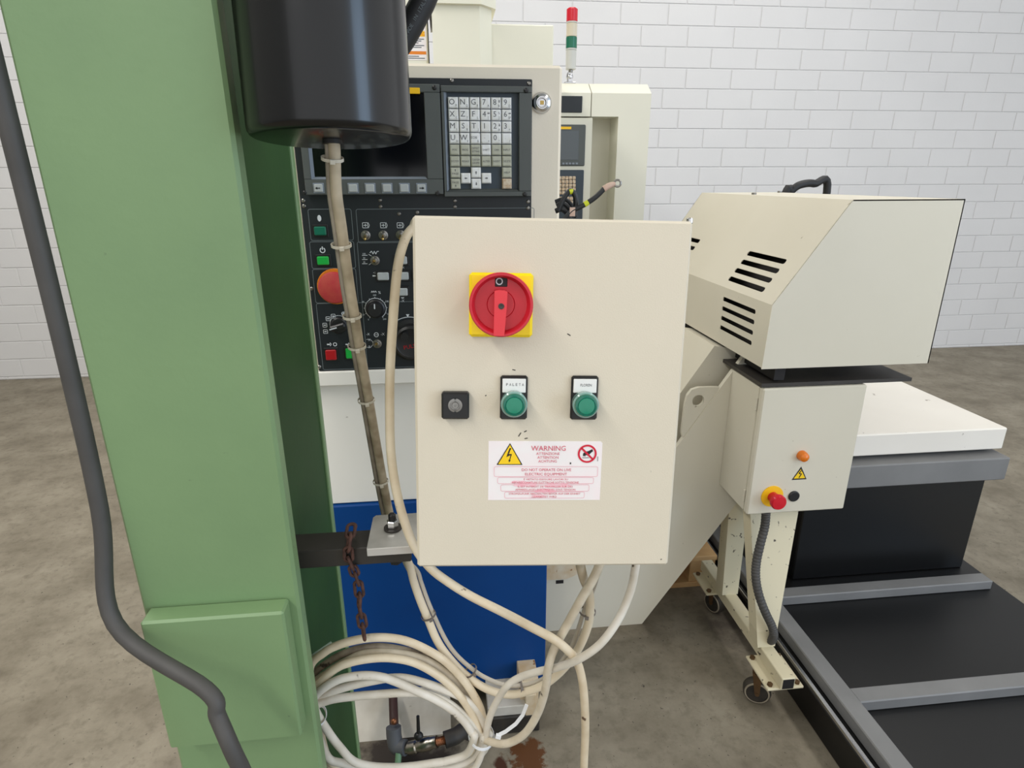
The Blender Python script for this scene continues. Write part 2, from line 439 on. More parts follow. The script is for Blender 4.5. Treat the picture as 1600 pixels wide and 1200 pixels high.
# ------------------------------------------------------------------ green steel column (an I-section)
CX, CYF = -.215, .709
col = thing('steel_column', 'pale green steel column with dark green web at the left edge of the machines', 'column', (-.31, .9, 0))
b = MB().box((-.415, CYF, 0), (CX, CYF + .028, 2.6), .004); build('front_flange', b, 'green_paint', col)
b = MB().box((-.375, CYF + .028, 0), (-.2465, 1.085, 2.6)); build('web', b, 'dark_green', col)
b = MB().box((-.415, 1.085, 0), (-.2425, 1.104, 2.6), .002); build('rear_flange', b, 'green_paint', col)
q = P(452, 933, y=CYF); q1 = P(442, 957, z=q.z); zb = P(467, 1152, y=q1.y).z
b = MB().box((-.405, q1.y, zb), ((q.x + q1.x) / 2, CYF, q.z), .003); build('cover_block', b, 'green_paint', col)
b = MB().box((-.39, .62, 2.3), (.02, .86, 2.36), .004); build('top_bracket', b, 'green_paint', col)

# ------------------------------------------------------------------ black drum hanging above
DY = .735; dr = thing('motor_drum', 'glossy black cylindrical drum hanging beside the green column', 'drum', P(520, 218, y=DY))
dc = P(519, 219, y=DY); ax = V((0, math.sin(R(4.3)), math.cos(R(4.3))))
Rd = .0873
b = MB().lathe(dc, ax, [(.001, 0), (Rd - .009, 0), (Rd - .0055, .0008), (Rd - .0025, .0027), (Rd - .0007, .006), (Rd, .0095), (Rd, .70), (Rd - .01, .72), (.001, .72)], 72); build('shell', b, 'gloss_black', dr)
b = MB().cyl(dc - ax * .004, dc + ax * .002, .0105, n=20); build('cable_gland', b, 'black_rubber', dr)
b = MB().cyl(dc + ax * .71, V((dc.x, dc.y + .05, 2.31)), .02); build('hanger_rod', b, 'dark_steel', dr)
hp = spline([V((dc.x + .03, dc.y + .06, P(596, 120, y=.87).z)), P(600, 100, y=.865), P(626, 66, y=.87), P(641, 41, y=.87), P(652, 20, y=.87), P(662, 0, y=.87), P(676, -40, y=.87), P(685, -100, y=.86), V((.0, .82, 2.2)), V((-.02, .80, 2.31))], 8)
hose = thing('hydraulic_hose', 'thick black hose rising behind the black drum', 'hose', hp[0])
build('hose_sheath', MB().tube(hp, .0155, 16), 'black_rubber', hose)
b = MB()
for i, ch in enumerate('MADE IN ITALY'):
    a, c = P(636, 52, y=.853), P(664, 0, y=.853); p = a.lerp(c, i / 12); d = (c - a).normalized()
    fr = Frame(p, d, V((0, 1, 0)), d.cross(V((0, 1, 0))).normalized()); b.fr = fr; b.text(ch, 0, 0, .0042)
build('lettering', b, 'line_grey', hose, flat=True)

# ------------------------------------------------------------------ CNC machine: console, panels, base
YP = 1.40
mc = thing('cnc_machine', 'CNC machine with grey control console above white and blue panels', 'machine', (0, 1.5, 0))
zt = P(880, 102, y=YP + .012).z; xr = P(878, 160, y=YP + .012).x
zs = P(575, 578, y=YP).z
build('console_housing', MB().box((-.345, YP + .012, zs), (xr, 1.56, zt), .006), 'console_cream', mc)
zl = P(575, 601, y=YP).z
build('shelf_lip', MB().box((-.345, YP - .004, zl), (xr, 1.56, zs), .003), 'machine_white', mc)
zbl = P(600, 783, y=YP + .03).z; zbb = P(785, 1066, y=YP + .02).z
build('white_panel', MB().box((-.34, YP + .03, zbl), (.256, 1.60, zl), .002), 'machine_white', mc)
build('blue_panel', MB().box((-.34, YP + .02, zbb), (P(853, 980, y=YP + .02).x, 1.60, zbl - .002), .003), 'blue_paint', mc)
zq = P(600, 1085, y=1.405).z; build('plinth', MB().prism([(-.35, 1.33, 0), (-.35, 1.405, zq), (-.35, 1.62, zq), (-.35, 1.62, 0)], (P(704, 1120, y=1.36).x + .35, 0, 0)), 'dirty_white', mc)
build('gap_dark_fill', MB().box((-.33, 1.47, .02), (.24, 1.60, zbb)), 'dark_interior', mc)  # dark block standing in for the shade in the gap below the panel
# levelling foot at the lower right corner
yF = 1.318
build('foot_bracket', MB().box((P(762, 1110, y=yF).x, yF, P(795, 1120, y=yF).z), (P(822, 1110, y=yF).x, 1.46, P(795, 1104, y=yF).z), .002), 'dirty_white', mc)
build('foot_web', MB().box((P(821, 1100, y=yF - .006).x, yF - .006, P(830, 1138, y=yF - .006).z), (P(838, 1100, y=yF - .006).x, yF + .02, P(830, 1086, y=yF - .006).z), .002).box((P(812, 1070, y=yF + .03).x, yF + .02, P(826, 1104, y=yF + .03).z), (P(841, 1070, y=yF + .03).x, 1.47, P(826, 1061, y=yF + .03).z), .002), 'rusty_white', mc)
build('levelling_block', MB().box((P(769, 1140, y=1.31).x, 1.31, 0), (P(843, 1140, y=1.31).x, 1.46, P(800, 1120, y=1.31).z - .001), .003), 'wheel_black', mc)
# rusty cover with slot right of the blue panel belongs to the chip conveyor, see below
# --- operator plate
def X(px, py=300, y=YP): return P(px, py, y=y).x
def Z(py, px=600, y=YP): return P(px, py, y=y).z
xl, xpr = X(497, 570), P(831, 230, y=YP).x
zpt = P(700, 122, y=YP).z
op = build('operator_plate', MB().box((xl, YP, zs + .001), (xpr, YP + .012, zpt), .0015), 'panel_black', mc)
# printed frames and symbols
b = MB(); y0 = YP - .0004
def UV(px, py, y=YP): q = P(px, py, y=y); return q.x, q.z
bf = MB()
def frame(pa, pb, pr=.004):
    x0, z1 = UV(*pa); x1, z0 = UV(*pb); bf.rrect(x0, x1, z0, z1, pr, .0012, y0)
frame((481, 327), (552.5, 375)); frame((483.5, 378), (556, 418.5)); frame((488, 421), (560, 472)); frame((494, 474.5), (700, 571)); frame((556, 327), (834, 376)); frame((558, 378), (834, 571))
build('printed_frames', bf, 'line_grey', op, flat=True)
def tx(s, px, py, hpx, wpx=None):
    x, z = UV(px, py); k = 1.44 / F; b.text(s, x, z, hpx * k, y0 - .0002, wpx * k if wpx else None)
x, z = UV(499, 341)
b.add([(x + .0042 * math.cos(t * math.pi / 8), y0 - .0002, z + .0068 * math.sin(t * math.pi / 8)) for t in range(16)], [tuple(range(16))])
x, z = UV(504, 391); b.ring2d(x, z, .0042, .0062, y0, a0=R(120), a1=R(420), n=24); b.line2d([(x, z + .001), (x, z + .008)], .0022, y0)
for px, py in ((571, 352), (599, 352), (625, 352)):   # small pictogram squares
    x, z = UV(px, py); b.rrect(x - .0062, x + .0050, z - .0055, z + .0055, .0008, .0011, y0); b.line2d([(x - .004, z), (x + .003, z)], .0014, y0); b.line2d([(x, z - .003), (x, z + .003)], .0014, y0)
    b.line2d([(x + .006, z + .006), (x + .0085, z), (x + .006, z - .006)], .001, y0)
for i, (px, py) in enumerate(((521, 494), (513, 498), (508, 508), (509, 518), (537, 490))):   # selector symbols
    x, z = UV(px, py)
    if i == 4: b.ring2d(x, z, .003, .005, y0, n=16); b.line2d([(x, z - .004), (x, z + .004)], .003, y0)
    else: b.rrect(x - .005, x + .004, z - .0045, z + .0045, .001, .0011, y0); b.line2d([(x - .003, z), (x + .002, z)], .0022, y0)
for px, py in ((515, 538), (544, 538)):
    x, z = UV(px, py); b.line2d([(x - .006, z), (x + .001, z)], .003, y0); b.line2d([(x + .001, z + .004), (x + .004, z), (x + .001, z - .004)], .0015, y0)
x, z = UV(523.5, 538); b.ring2d(x, z, .003, .0046, y0, n=16)
x, z = UV(585, 395); b.line2d([(x - .010, z), (x - .006, z + .004), (x - .003, z - .003), (x, z + .004), (x + .003, z - .003), (x + .006, z + .003), (x + .010, z + .003)], .0015, y0)
for k, py in enumerate((399, 405.5, 412)):
    x, z = UV(570, py); b.line2d([(x - .006, z), (x + .006, z)], .0012, y0); tx(('100', '50', '25')[k], 569, py - 2.5, 2.2)
x, z = UV(579, 400); b.line2d([(x - .004, z + .004), (x + .002, z)], .001, y0); x, z = UV(579, 411); b.line2d([(x - .004, z - .004), (x + .002, z)], .001, y0)
x, z = UV(587, 457); b.line2d([(x - .010, z), (x - .008, z + .004), (x - .006, z), (x - .004, z + .004), (x - .002, z), (x, z + .004), (x + .002, z)], .0012, y0); tx('%', 593, 457, 4)
x, z = UV(587, 482); b.ring2d(x, z, .0232, .0246, y0, a0=R(-55), a1=R(235), n=40)
for k in range(11):
    a = R(235 - 29 * k); b.line2d([(x + .0238 * math.cos(a), z + .0238 * math.sin(a)), (x + .0268 * math.cos(a), z + .0268 * math.sin(a))], .0012, y0)
    if k % 2 == 1 or k in (0, 10): b.text(str(k * 20), x + .032 * math.cos(a), z + .031 * math.sin(a), .0036, y0 - .0002)
tx('+Z', 585.5, 426, 2.6); tx('+X', 629, 418, 3); tx('-X', 629, 470, 4)
x, z = UV(585, 431); b.line2d([(x - .004, z), (x + .004, z)], .003, y0); x, z = UV(629, 464); b.ring2d(x, z, 0, .0038, y0, n=12)
x, z = UV(588, 523); b.ring2d(x, z, .0042, .0056, y0, n=20); b.line2d([(x - .004, z), (x + .004, z)], .001, y0); tx('-X', 598, 522, 4); tx('-X', 575, 522, 3.5); tx('X', 577, 531, 3.5); tx('Z', 577, 542, 3.5)
x, z = UV(577, 536); b.line2d([(x - .006, z + .009), (x + .003, z + .009), (x + .008, z + .003), (x + .008, z - .004), (x + .003, z - .010), (x - .006, z - .010)], .0009, y0)
x, z = UV(637, 493); b.add([(x - .004, y0, z + .003), (x + .004, y0, z + .003), (x, y0, z - .004)], [(0, 1, 2)])
x, z = UV(530, 507); b.ring2d(x, z, .0205, .0215, y0, a0=R(30), a1=R(190), n=24)
x, z = UV(641, 531); b.ring2d(x, z, .054, .0555, y0, a0=R(40), a1=R(140), n=24)
build('printed_symbols', b, 'print_white', op, flat=True, kind='stuff')
def square_button(px, py, w, h, m, name='push_key'):
    x, z = UV(px, py, YP - .008)
    c = MB().box((x - w / 2 - .004, YP - .003, z - h / 2 - .004), (x + w / 2 + .004, YP, z + h / 2 + .004), .001, 1).box((x - w / 2, YP - .009, z - h / 2), (x + w / 2, YP - .003, z + h / 2), .002, 0)
    build(name, c, [m, 'black_plastic'], op)
square_button(500, 361, .0255, .0185, 'btn_dark_green', 'green_push_key')
square_button(504.5, 407.5, .0255, .0185, 'btn_green', 'green_push_key')
square_button(517, 555, .0245, .0245, 'btn_red', 'red_push_key')
square_button(548.5, 552.5, .0245, .0245, 'btn_green', 'green_push_key')
for px, py in ((598.5, 432), (629.5, 431.5), (628, 456.5), (627, 407), (655, 431)): square_button(px, py, .0255, .0175, 'softkey', 'jog_key')
def toggle(px, py, up=-.5):
    x, z = UV(px, py)
    c = MB().lathe((x, YP, z), (0, -1, 0), [(.0105, 0), (.0105, .002), (.0075, .003), (.0065, .006), (.004, .007)], 14, 0)
    c.lathe((x, YP - .006, z), (0, -1, up), [(.002, 0), (.0033, .012), (.0035, .016), (.001, .019)], 10, 1)
    build('toggle_switch', c, ['steel', 'brass'], op)
for px, py in ((571.5, 367.5), (599, 367.5), (626, 367)): toggle(px, py)
toggle(586, 407, .1); toggle(589.5, 537, .35)
# emergency stop
x, z = UV(524.5, 447.5); es = MB().lathe((x, YP, z), (0, -1, 0), [(.0405, 0), (.0405, .002), (.039, .004)], 32, 0)
es.lathe((x, YP - .006, z), (0, -1, 0), [(.018, 0), (.018, .006), (.034, .008), (.0355, .012), (.033, .017), (.022, .021), (.001, .0225)], 32, 1)
build('emergency_stop', es, ['estop_orange', 'estop_faded'], op)
# rotary knobs
def knob(px, py, r, tick):
    x, z = UV(px, py); c = MB().lathe((x, YP, z), (0, -1, 0), [(r, 0), (r, .006), (r * .86, .008), (r * .76, .020), (r * .7, .022), (.001, .022)], 28, 0)
    d = V((math.cos(tick), 0, math.sin(tick))); s_ = V((-d.z, 0, d.x)) * .0013; o_ = V((x, YP - .0224, z))
    c.add([o_ + d * r * .15 - s_, o_ + d * r * .68 - s_, o_ + d * r * .68 + s_, o_ + d * r * .15 + s_], [(0, 1, 2, 3)], 1, True)
    build('rotary_knob', c, ['black_plastic', 'print_white'], op)
knob(587, 482, .0215, R(88))
x, z = UV(530, 508); a = R(195); d = V((math.cos(a), 0, math.sin(a))); n_ = V((-d.z, 0, d.x))
c = MB().lathe((x, YP, z), (0, -1, 0), [(.019, 0), (.019, .006), (.016, .009), (.001, .009)], 28, 0)
c.fr = Frame((x, YP, z), d, (0, 1, 0), n_); c.box((-.017, -.024, -.006), (.019, -.008, .006), .003, 0); c.box((.002, -.0248, -.0012), (.019, -.0235, .0012), 0, 1)
build('selector_knob', c, ['black_plastic', 'print_white'], op)
x, z = UV(643, 531); c = MB().lathe((x, YP, z), (0, -1, 0), [(.050, 0), (.050, .004), (.041, .006), (.039, .026), (.034, .030), (.031, .0285), (.001, .0285)], 40, 0)
c.cyl((x - .012, YP - .028, z + .02), (x - .012, YP - .055, z + .02), .007, .009, 14)
build('handwheel', c, 'black_plastic', op)
c = MB(); c.text('PULSE', x + .000, z - .008, .009, YP - .0289, .034, rot=R(10)); build('handwheel_lettering', c, 'btn_red', op, flat=True)
# small screws on the plate
def screw(px, py, y, par, r=.0042, m='steel'):
    q = P(px, py, y=y); build('screw', MB().lathe((q.x, y, q.z), (0, -1, 0), [(r, 0), (r, .001), (r * .6, .0026), (.0008, .0028)], 12), m, par)
for px, py in ((474, 313.5), (475, 322), (594, 312.5), (594.5, 322.5), (711, 313.5), (711, 323), (825, 315), (825, 325), (706, 126), (826.5, 130.5), (487, 451), (499, 573), (623.5, 334), (652, 332)): screw(px, py, YP, op)
# --- display unit
YD = YP - .016
du = MB(); xa, xb = P(472, 250, y=YD).x, P(691, 250, y=YD).x; za, zb_ = P(600, 304, y=YD).z, P(660, 131, y=YD).z
sx0, sx1, sz0, sz1 = P(484, 255, y=YD).x, P(667, 255, y=YD).x, P(600, 280, y=YD).z, P(650, 144, y=YD).z
for bx in (((xa, sz1), (xb, zb_)), ((xa, za), (xb, sz0)), ((xa, sz0), (sx0, sz1)), ((sx1, sz0), (xb, sz1))):
    du.box((bx[0][0], YD, bx[0][1]), (bx[1][0], YP, bx[1][1]), .0012)
du.add([(sx0, YD, sz0), (sx1, YD, sz0), (sx1 - .006, YP - .002, sz0 + .006), (sx0 + .006, YP - .002, sz0 + .006)], [(0, 1, 2, 3)], 1)
du.add([(sx0, YD, sz0), (sx0 + .006, YP - .002, sz0 + .006), (sx0 + .006, YP - .002, sz1), (sx0, YD, sz1)], [(0, 1, 2, 3)], 1)
dsp = build('display_unit', du, ['bezel_grey', 'bezel_light'], mc)
build('screen', MB().box((sx0, YP - .004, sz0), (sx1, YP - .002, sz1)), 'screen_black', dsp)
build('yellow_plate', MB().box((P(612, 141, y=YD).x, YD - .001, P(650, 146.5, y=YD).z), (P(656, 141, y=YD).x, YD + .004, P(650, 137, y=YD).z), .0008), 'signal_yellow', dsp)
for i, px in enumerate((498, 525, 552, 578.5, 605, 632, 658.5)):
    q = P(px, 294, y=YD); c = MB().box((q.x - .0115, YD - .001, q.z - .0105), (q.x + .0115, YD, q.z + .0105), .0005, 1).box((q.x - .009, YD - .005, q.z - .008), (q.x + .009, YD - .001, q.z + .008), .0015, 0)
    if i in (0, 6):
        s_ = -1 if i == 0 else 1; c.line2d([(q.x - .004, q.z), (q.x + .004, q.z)], .002, YD - .0054, 2)
        c.add([(q.x + s_ * .0065, YD - .0054, q.z), (q.x + s_ * .002, YD - .0054, q.z + .0028), (q.x + s_ * .002, YD - .0054, q.z - .0028)], [(0, 1, 2)], 2)
    build('soft_key', c, ['softkey', 'bezel_light', 'print_black'], dsp)
for px, py in ((476, 301), (683, 303)): screw(px, py, YD, dsp, .004, 'black_plastic')
# --- keypad unit
ka, kb = P(691.5, 220, y=YD).x, P(830.5, 220, y=YD).x; kz0, kz1 = P(760, 307, y=YD).z, P(760, 134, y=YD).z
wx0, wx1, wz0, wz1 = P(696, 222, y=YD).x, P(811, 222, y=YD).x, P(755, 299, y=YD).z, P(755, 144, y=YD).z
ku = MB()
for bx in (((ka, wz1), (kb, kz1)), ((ka, kz0), (kb, wz0)), ((ka, wz0), (wx0, wz1)), ((wx1, wz0), (kb, wz1))):
    ku.box((bx[0][0], YD, bx[0][1]), (bx[1][0], YP, bx[1][1]), .0012)
ku.add([(wx0, YD, wz0), (wx1, YD, wz0), (wx1 - .006, YP - .004, wz0 + .006), (wx0 + .006, YP - .004, wz0 + .006)], [(0, 1, 2, 3)], 0)
ku.add([(wx0, YD, wz0), (wx0 + .006, YP - .004, wz0 + .006), (wx0 + .006, YP - .004, wz1), (wx0, YD, wz1)], [(0, 1, 2, 3)], 1)
kp = build('keypad_unit', ku, ['bezel_grey', 'bezel_light'], mc)
build('key_well', MB().box((wx0, YP - .005, wz0), (wx1, YP - .002, wz1)), 'key_well', kp)
for px, py in ((679, 137), (822, 141.5), (684, 302), (820, 303.5)): screw(px, py, YD, kp, .005, 'black_plastic')
YK = YP - .014
k0 = P(708, 160, y=YK); k1 = P(792.3, 287, y=YK); dx, dz = (k1.x - k0.x) / 5, (k0.z - k1.z) / 7
KW = [['O|P', 'N|Q', 'G|R', '7|A', '8|B', '9|D'], ['X|C', 'Z|Y', 'F|L', '4|[', '5|]', '6|SP'], ['M|I', 'S|K', 'T|J', '1|,', '2|#', '3|='], ['U|H', 'W|V', 'EOB|E', '-|+', '0|*', '.|/'],
      ['POS', 'PROG', 'OFFSET/SETTING', 'SHIFT', 'CAN', 'INPUT'], ['SYSTEM', 'MESSAGE', 'CUSTOM/GRAPH', 'ALTER', 'INSERT', 'DELETE'], ['PAGE^', None, 'up', None, None, 'HELP'], ['PAGEv', None, 'down', None, None, 'RESET']]
def arrow(c, x, z, ang, s, y):
    d = V((math.cos(ang), math.sin(ang))); n = V((-d.y, d.x)); q = lambda a, t: (x + d.x * a + n.x * t, y, z + d.y * a + n.y * t)
    c.add([q(s, 0), q(.1 * s, s * .75), q(.1 * s, -s * .75)], [(0, 1, 2)], 1); c.add([q(.1 * s, s * .3), q(.1 * s, -s * .3), q(-s, -s * .3), q(-s, s * .3)], [(0, 1, 2, 3)], 1)
def key(cx, cz, s, m):
    c = MB(); hw, hh = dx * .465, dz * .465
    c.box((cx - hw, YK + .004, cz - hh), (cx + hw, YP - .004, cz + hh)); c.box((cx - hw * .97, YK, cz - hh * .97), (cx + hw * .97, YK + .006, cz + hh * .97), .0022)
    y = YK - .0003
    if s in ('up', 'down', 'left', 'right'): arrow(c, cx, cz, {'up': R(90), 'down': R(-90), 'left': math.pi, 'right': 0}[s], .0032, y)
    elif s == 'RESET': c.text('RESET', cx, cz, .0034, y, dx * .6, 1) if False else None
    elif '|' in s:
        a, t = s.split('|'); c.text(a, cx - dx * .12, cz + dz * .06, .0105 if len(a) == 1 and a not in '-.' else .0045, y, None if len(a) == 1 else dx * .55, 1); c.text(t, cx + dx * .27, cz - dz * .24, .0042, y, None, 1)
        if a in '82': arrow(c, cx + dx * .3, cz + dz * .12, R(90 if a == '8' else -90), .0028, y)
        if a in '46': arrow(c, cx + dx * .28, cz + dz * .12, math.pi if a == '4' else 0, .0028, y)
        if a == '5': c.text('%', cx + dx * .28, cz + dz * .14, .004, y, None, 1)
    elif s[:4] == 'PAGE':
        up = s[4] == '^'; c.text('PAGE', cx, cz + (-.002 if up else .003), .0038, y, dx * .62, 1); arrow(c, cx, cz + (.005 if up else -.004), R(90 if up else -90), .0024, y)
    else:
        ls = s.split('/')
        for i, t in enumerate(ls): c.text(t, cx, cz + (len(ls) - 1) * .003 - i * .0062, .0038, y, min(dx * .74, dx * .14 * len(t)), 1)
    build('key', c, [m, 'legend_grey'], kp)
for r_, row in enumerate(KW):
    for c_, s in enumerate(row):
        if s: key(k0.x + c_ * dx, k0.z - r_ * dz, s, 'key_tan' if s == 'RESET' else 'key_white' if r_ < 4 or s in ('SHIFT', 'up', 'down') else 'key_beige')
key(k0.x + dx, k0.z - 6.5 * dz, 'left', 'key_white'); key(k0.x + 3 * dx, k0.z - 6.5 * dz, 'right', 'key_white')
# chrome cam lock
q = P(846, 161, y=YP + .012); lk = MB().lathe((q.x, YP + .012, q.z), (0, -1, 0), [(.0215, 0), (.0215, .003), (.018, .009), (.0125, .0115), (.0125, .010), (.0105, .010), (.0095, .0118), (.0085, .0118), (.0075, .008), (.001, .0078)], 32, 0)
lk.box((q.x - .004, YP + .0125 - .0095, q.z - .004), (q.x + .004, YP + .012 - .007, q.z + .004), 0, 1); build('cam_lock', lk, ['chrome', 'brass'], mc)

# ------------------------------------------------------------------ control box (tilted, on the arm)
import itertools
def rvm(w):
    w = V(w); th = w.length; return Matrix.Rotation(th, 3, w / th)
RM = rvm((-.12569, .03029, -.06226))
BX = Frame((.10965, .62970, 1.26262), RM.col[0], RM.col[1], RM.col[2])
HW, HH = .15, .2006
def fl(px, py, off=0):
    q = PP(px, py, BX((0, off, 0)), BX.y) - BX.o; return q.dot(BX.x), q.dot(BX.z)
cb = thing('control_box', 'beige steel control box with a red and yellow isolator on its door', 'control box', BX((0, .06, -HH)))
build('body', MB(BX).box((-HW + .003, .021, -HH + .003), (HW - .003, .120, HH - .001), .003), 'box_edge', cb)
dm = MB(BX); dm.box((-HW, 0, -HH), (HW, .018, HH), .0028); door = build('door', dm, 'box_paint', cb)
build('gasket', MB(BX).box((-HW + .005, .0175, -HH + .005), (HW - .005, .0215, HH - .005)), 'black_rubber', cb)
u, v_ = fl(1079, 347.5, .006); build('hinge_screw', MB(BX).cyl((u, .009, HH - .002), (u, .009, HH + .004), .0035, n=12, bev=.0008), 'chrome', cb)
# rotary isolator
u0, v0 = fl(782.5, 476, .006)
iso = MB(BX).box((u0 - .0345, -.006, v0 - .0345), (u0 + .0345, 0, v0 + .0345), .003)
io = build('isolator_switch', iso, 'isolator_yellow', cb)
u1, v1 = fl(783, 476.5, -.026)
c = MB(BX).lathe((u1, -.006, v1), (0, -1, 0), [(.0325, 0), (.0335, .012), (.0335, .0225), (.0325, .024), (.0305, .024), (.0295, .0225), (.0285, .014), (.0275, .0125), (.0150, .0122), (.0145, .0115), (.0140, .0128), (.001, .0128)], 64); build('dial', c, 'isolator_red', io)
c = MB(BX)
hx, hz = u1, v1; po = [(-.0072, .0145), (-.003, .0155), (.003, .0153), (.0064, .0138), (.0056, -.004), (.0036, -.0318), (-.0076, -.0318), (-.0072, -.004)]
c.prism([(hx + a, -.0185, hz + t) for a, t in po], (0, -.0125, 0)); build('handle', c, 'isolator_handle', io)
c = MB(BX).lathe((hx, -.031, hz - .001), (0, -1, 0), [(.0031, 0), (.0031, .0006), (.0018, .0007), (.001, .0003)], 16); build('handle_screw', c, 'dark_steel', io)
c = MB(BX).box((hx - .0065, -.0192, hz + .0185), (hx + .0065, -.0178, hz + .0285), .0006, 0); c.ring2d(hx - .002, hz + .0240, .0026, .0037, -.0195, 1); build('position_plate', c, ['print_black', 'print_white'], io)
# key switch
u, v_ = fl(712.5, 628.5, .008)
c = MB(BX).box((u - .0152, -.011, v_ - .0152), (u + .0152, 0, v_ + .0152), .002); ks = build('key_switch', c, 'black_plastic', cb)
c = MB(BX).lathe((u, -.011, v_ + .001), (0, -1, 0), [(.0078, 0), (.0078, .001), (.0055, .0012), (.0052, .0004), (.004, .0004), (.0035, .0012), (.0012, .0012), (.001, .0002)], 28, 0)
c.box((u - .0011, -.0121, v_ + .006), (u + .0011, -.0112, v_ + .0092), 0, 1); c.box((u - .0011, -.0121, v_ - .0072), (u + .0011, -.0112, v_ - .004), 0, 1); build('lock_barrel', c, ['steel', 'black_plastic'], ks)
# push buttons
def push(pxc, pyt, pyb, lx, ly, word, spread, name):
    ua, va = fl(pxc, pyt, -.004); ub, vb = fl(pxc, pyb, -.004); w2 = .0152
    h = MB(BX)
    h.box((ua - w2, -.005, vb), (ua + w2, 0, va), .002)
    h.box((ua - w2 + .0022, -.0058, va - .0190), (ua + w2 - .0022, -.0042, va - .0032), .0006, 1)
    ho = build('push_button', h, ['black_plastic', 'white_label'], cb)
    t = MB(BX)
    if spread:
        for i, ch in enumerate(word): t.text(ch, ua - .0078 + i * .0035, va - .0096, .0030, -.0061, .0020)
    else: t.text(word, ua + .001, va - .0100, .0030, -.0061, .0125)
    build('button_lettering', t, 'legend_grey', ho, flat=True)
    uc, vc = fl(lx, ly, -.018)
    build('bezel', MB(BX).lathe((uc, -.005, vc), (0, -1, 0), [(.0142, 0), (.0142, .007), (.0146, .008), (.0146, .0105), (.0125, .0125)], 36), 'lens_ring', ho)
    build('lens', MB(BX).lathe((uc, -.014, vc), (0, -1, 0), [(.0130, 0), (.0130, .004), (.0118, .0062), (.0100, .0068), (.0096, .0060), (.001, .0062)], 36), 'lens_push', ho)
    build('lens_centre', MB(BX).lathe((uc, -.0200, vc), (0, -1, 0), [(.0094, 0), (.0088, .0008), (.001, .0013)], 28), 'lens_core', ho)
push(803.5, 587, 655.5, 803.5, 633, 'PALETA', True, 'pallet')
push(914.5, 587.5, 656, 916, 634, 'FLOREN', False, 'gripper')
# warning sticker
sa, sb = fl(763.5, 689), fl(937, 781); ST = Frame(BX(((sa[0] + sb[0]) / 2, -.0003, (sa[1] + sb[1]) / 2)), BX.x, BX.y, BX.z)
sw, sh = (sb[0] - sa[0]) / 2, (sa[1] - sb[1]) / 2
st = build('warning_sticker', MB(ST).prism([(-sw, 0, -sh), (sw, 0, -sh), (sw, 0, sh - .002), (sw - .002, 0, sh), (-sw, 0, sh)], (0, .0003, 0)), 'sticker_white', cb)
def su(px): return (px - 785) / 1532 * 2 * sw      # zoom-crop coordinates of the sticker
def sv(py): return -(py - 442) / 812 * 2 * sh
y1 = -.0003; y2 = -.0005
smr = MB(ST)
for cx_, cy_, rx, ry in ((520, 625, 150, 45), (800, 715, 140, 38), (700, 790, 110, 28), (960, 640, 170, 40), (430, 590, 100, 22)):
    smr.add([(su(cx_ + rx * math.cos(t) * (1 + .2 * math.sin(3 * t))), y1, sv(cy_ + ry * math.sin(t) * (1 + .25 * math.cos(2 * t)))) for t in [2 * math.pi * i / 24 for i in range(24)]], [tuple(range(24))])
    y1 -= .00002
build('red_smears', smr, 'smear_pink', st, flat=True)
tr = MB(ST); y2 = -.0006
def wtx(s, cx_, cy_, h, wd, m=0): tr.text(s, su(cx_), sv(cy_), h / 812 * 2 * sh, y2, wd / 1532 * 2 * sw, m)
wtx('WARNING', 822, 130, 66, 465); wtx('ATTENZIONE', 818, 203, 34, 315); wtx('ATTENTION', 818, 255, 34, 285); wtx('ACHTUNG', 815, 306, 34, 250)
wtx('DO NOT OPERATE ON LIVE', 805, 425, 36, 670); wtx('ELECTRIC EQUIPMENT', 800, 484, 36, 570)
wtx('È VIETATO ESEGUIRE LAVORI SU', 800, 557, 24, 600); wtx('APPARECCHIATURE ELETTRICHE SOTTO TENSIONE', 795, 600, 26, 910)
wtx('IL EST INTERDIT DE TRAVAILLER SUR DES', 795, 657, 25, 750); wtx('APPAREILLAGES ELECTRIQUES SOUS TENSION', 797, 700, 26, 820)
wtx('STROMZUFUHR ABSCHALTEN BEVOR AUF DER EINHEIT', 790, 757, 25, 980); wtx('GEARBEITET WIRD', 785, 798, 25, 340)
build('red_lettering', tr, 'print_red', st, flat=True)
tr = MB(ST)
for x0, x1, z0, z1 in ((97, 1502, 380, 518), (145, 1450, 530, 616), (190, 1393, 632, 722), (243, 1333, 732, 818)): tr.rrect(su(x0), su(x1), sv(z1), sv(z0), .0018, .00035, y2)
build('pink_frames', tr, 'print_pink', st, flat=True)
tr = MB(ST); A_ = [(305, 62), (478, 357), (128, 357)]; B_ = [(305, 84), (456, 346), (150, 346)]
tr.add([(su(a), -.0005, sv(c)) for a, c in A_], [(0, 1, 2)], 0); tr.add([(su(a), -.0007, sv(c)) for a, c in B_], [(0, 1, 2)], 1)
tr.add([(su(a), -.0009, sv(c)) for a, c in ((300, 128), (322, 128), (290, 208), (332, 208), (308, 290), (318, 290), (297, 324), (286, 286), (298, 288), (314, 222), (258, 250))], [(0, 1, 2, 10), (2, 3, 9, 10), (3, 4, 8, 9), (7, 8, 4, 5, 6)], 0)
build('voltage_triangle', tr, ['print_black', 'sign_yellow'], st, flat=True)
tr = MB(ST); cx_, cz_ = su(1349), sv(203); rr = 128 / 1532 * 2 * sw
hand = [(1294, 200), (1322, 176), (1362, 168), (1396, 150), (1416, 140), (1426, 168), (1400, 190), (1375, 215), (1345, 226), (1330, 218), (1324, 240), (1314, 240), (1308, 222), (1302, 240), (1292, 236)]
tr.add([(su(a), -.0005, sv(c)) for a, c in hand], [tuple(range(len(hand)))], 1); tr.line2d([(su(1285), sv(258)), (su(1375), sv(258))], .0006, -.0005, 1)
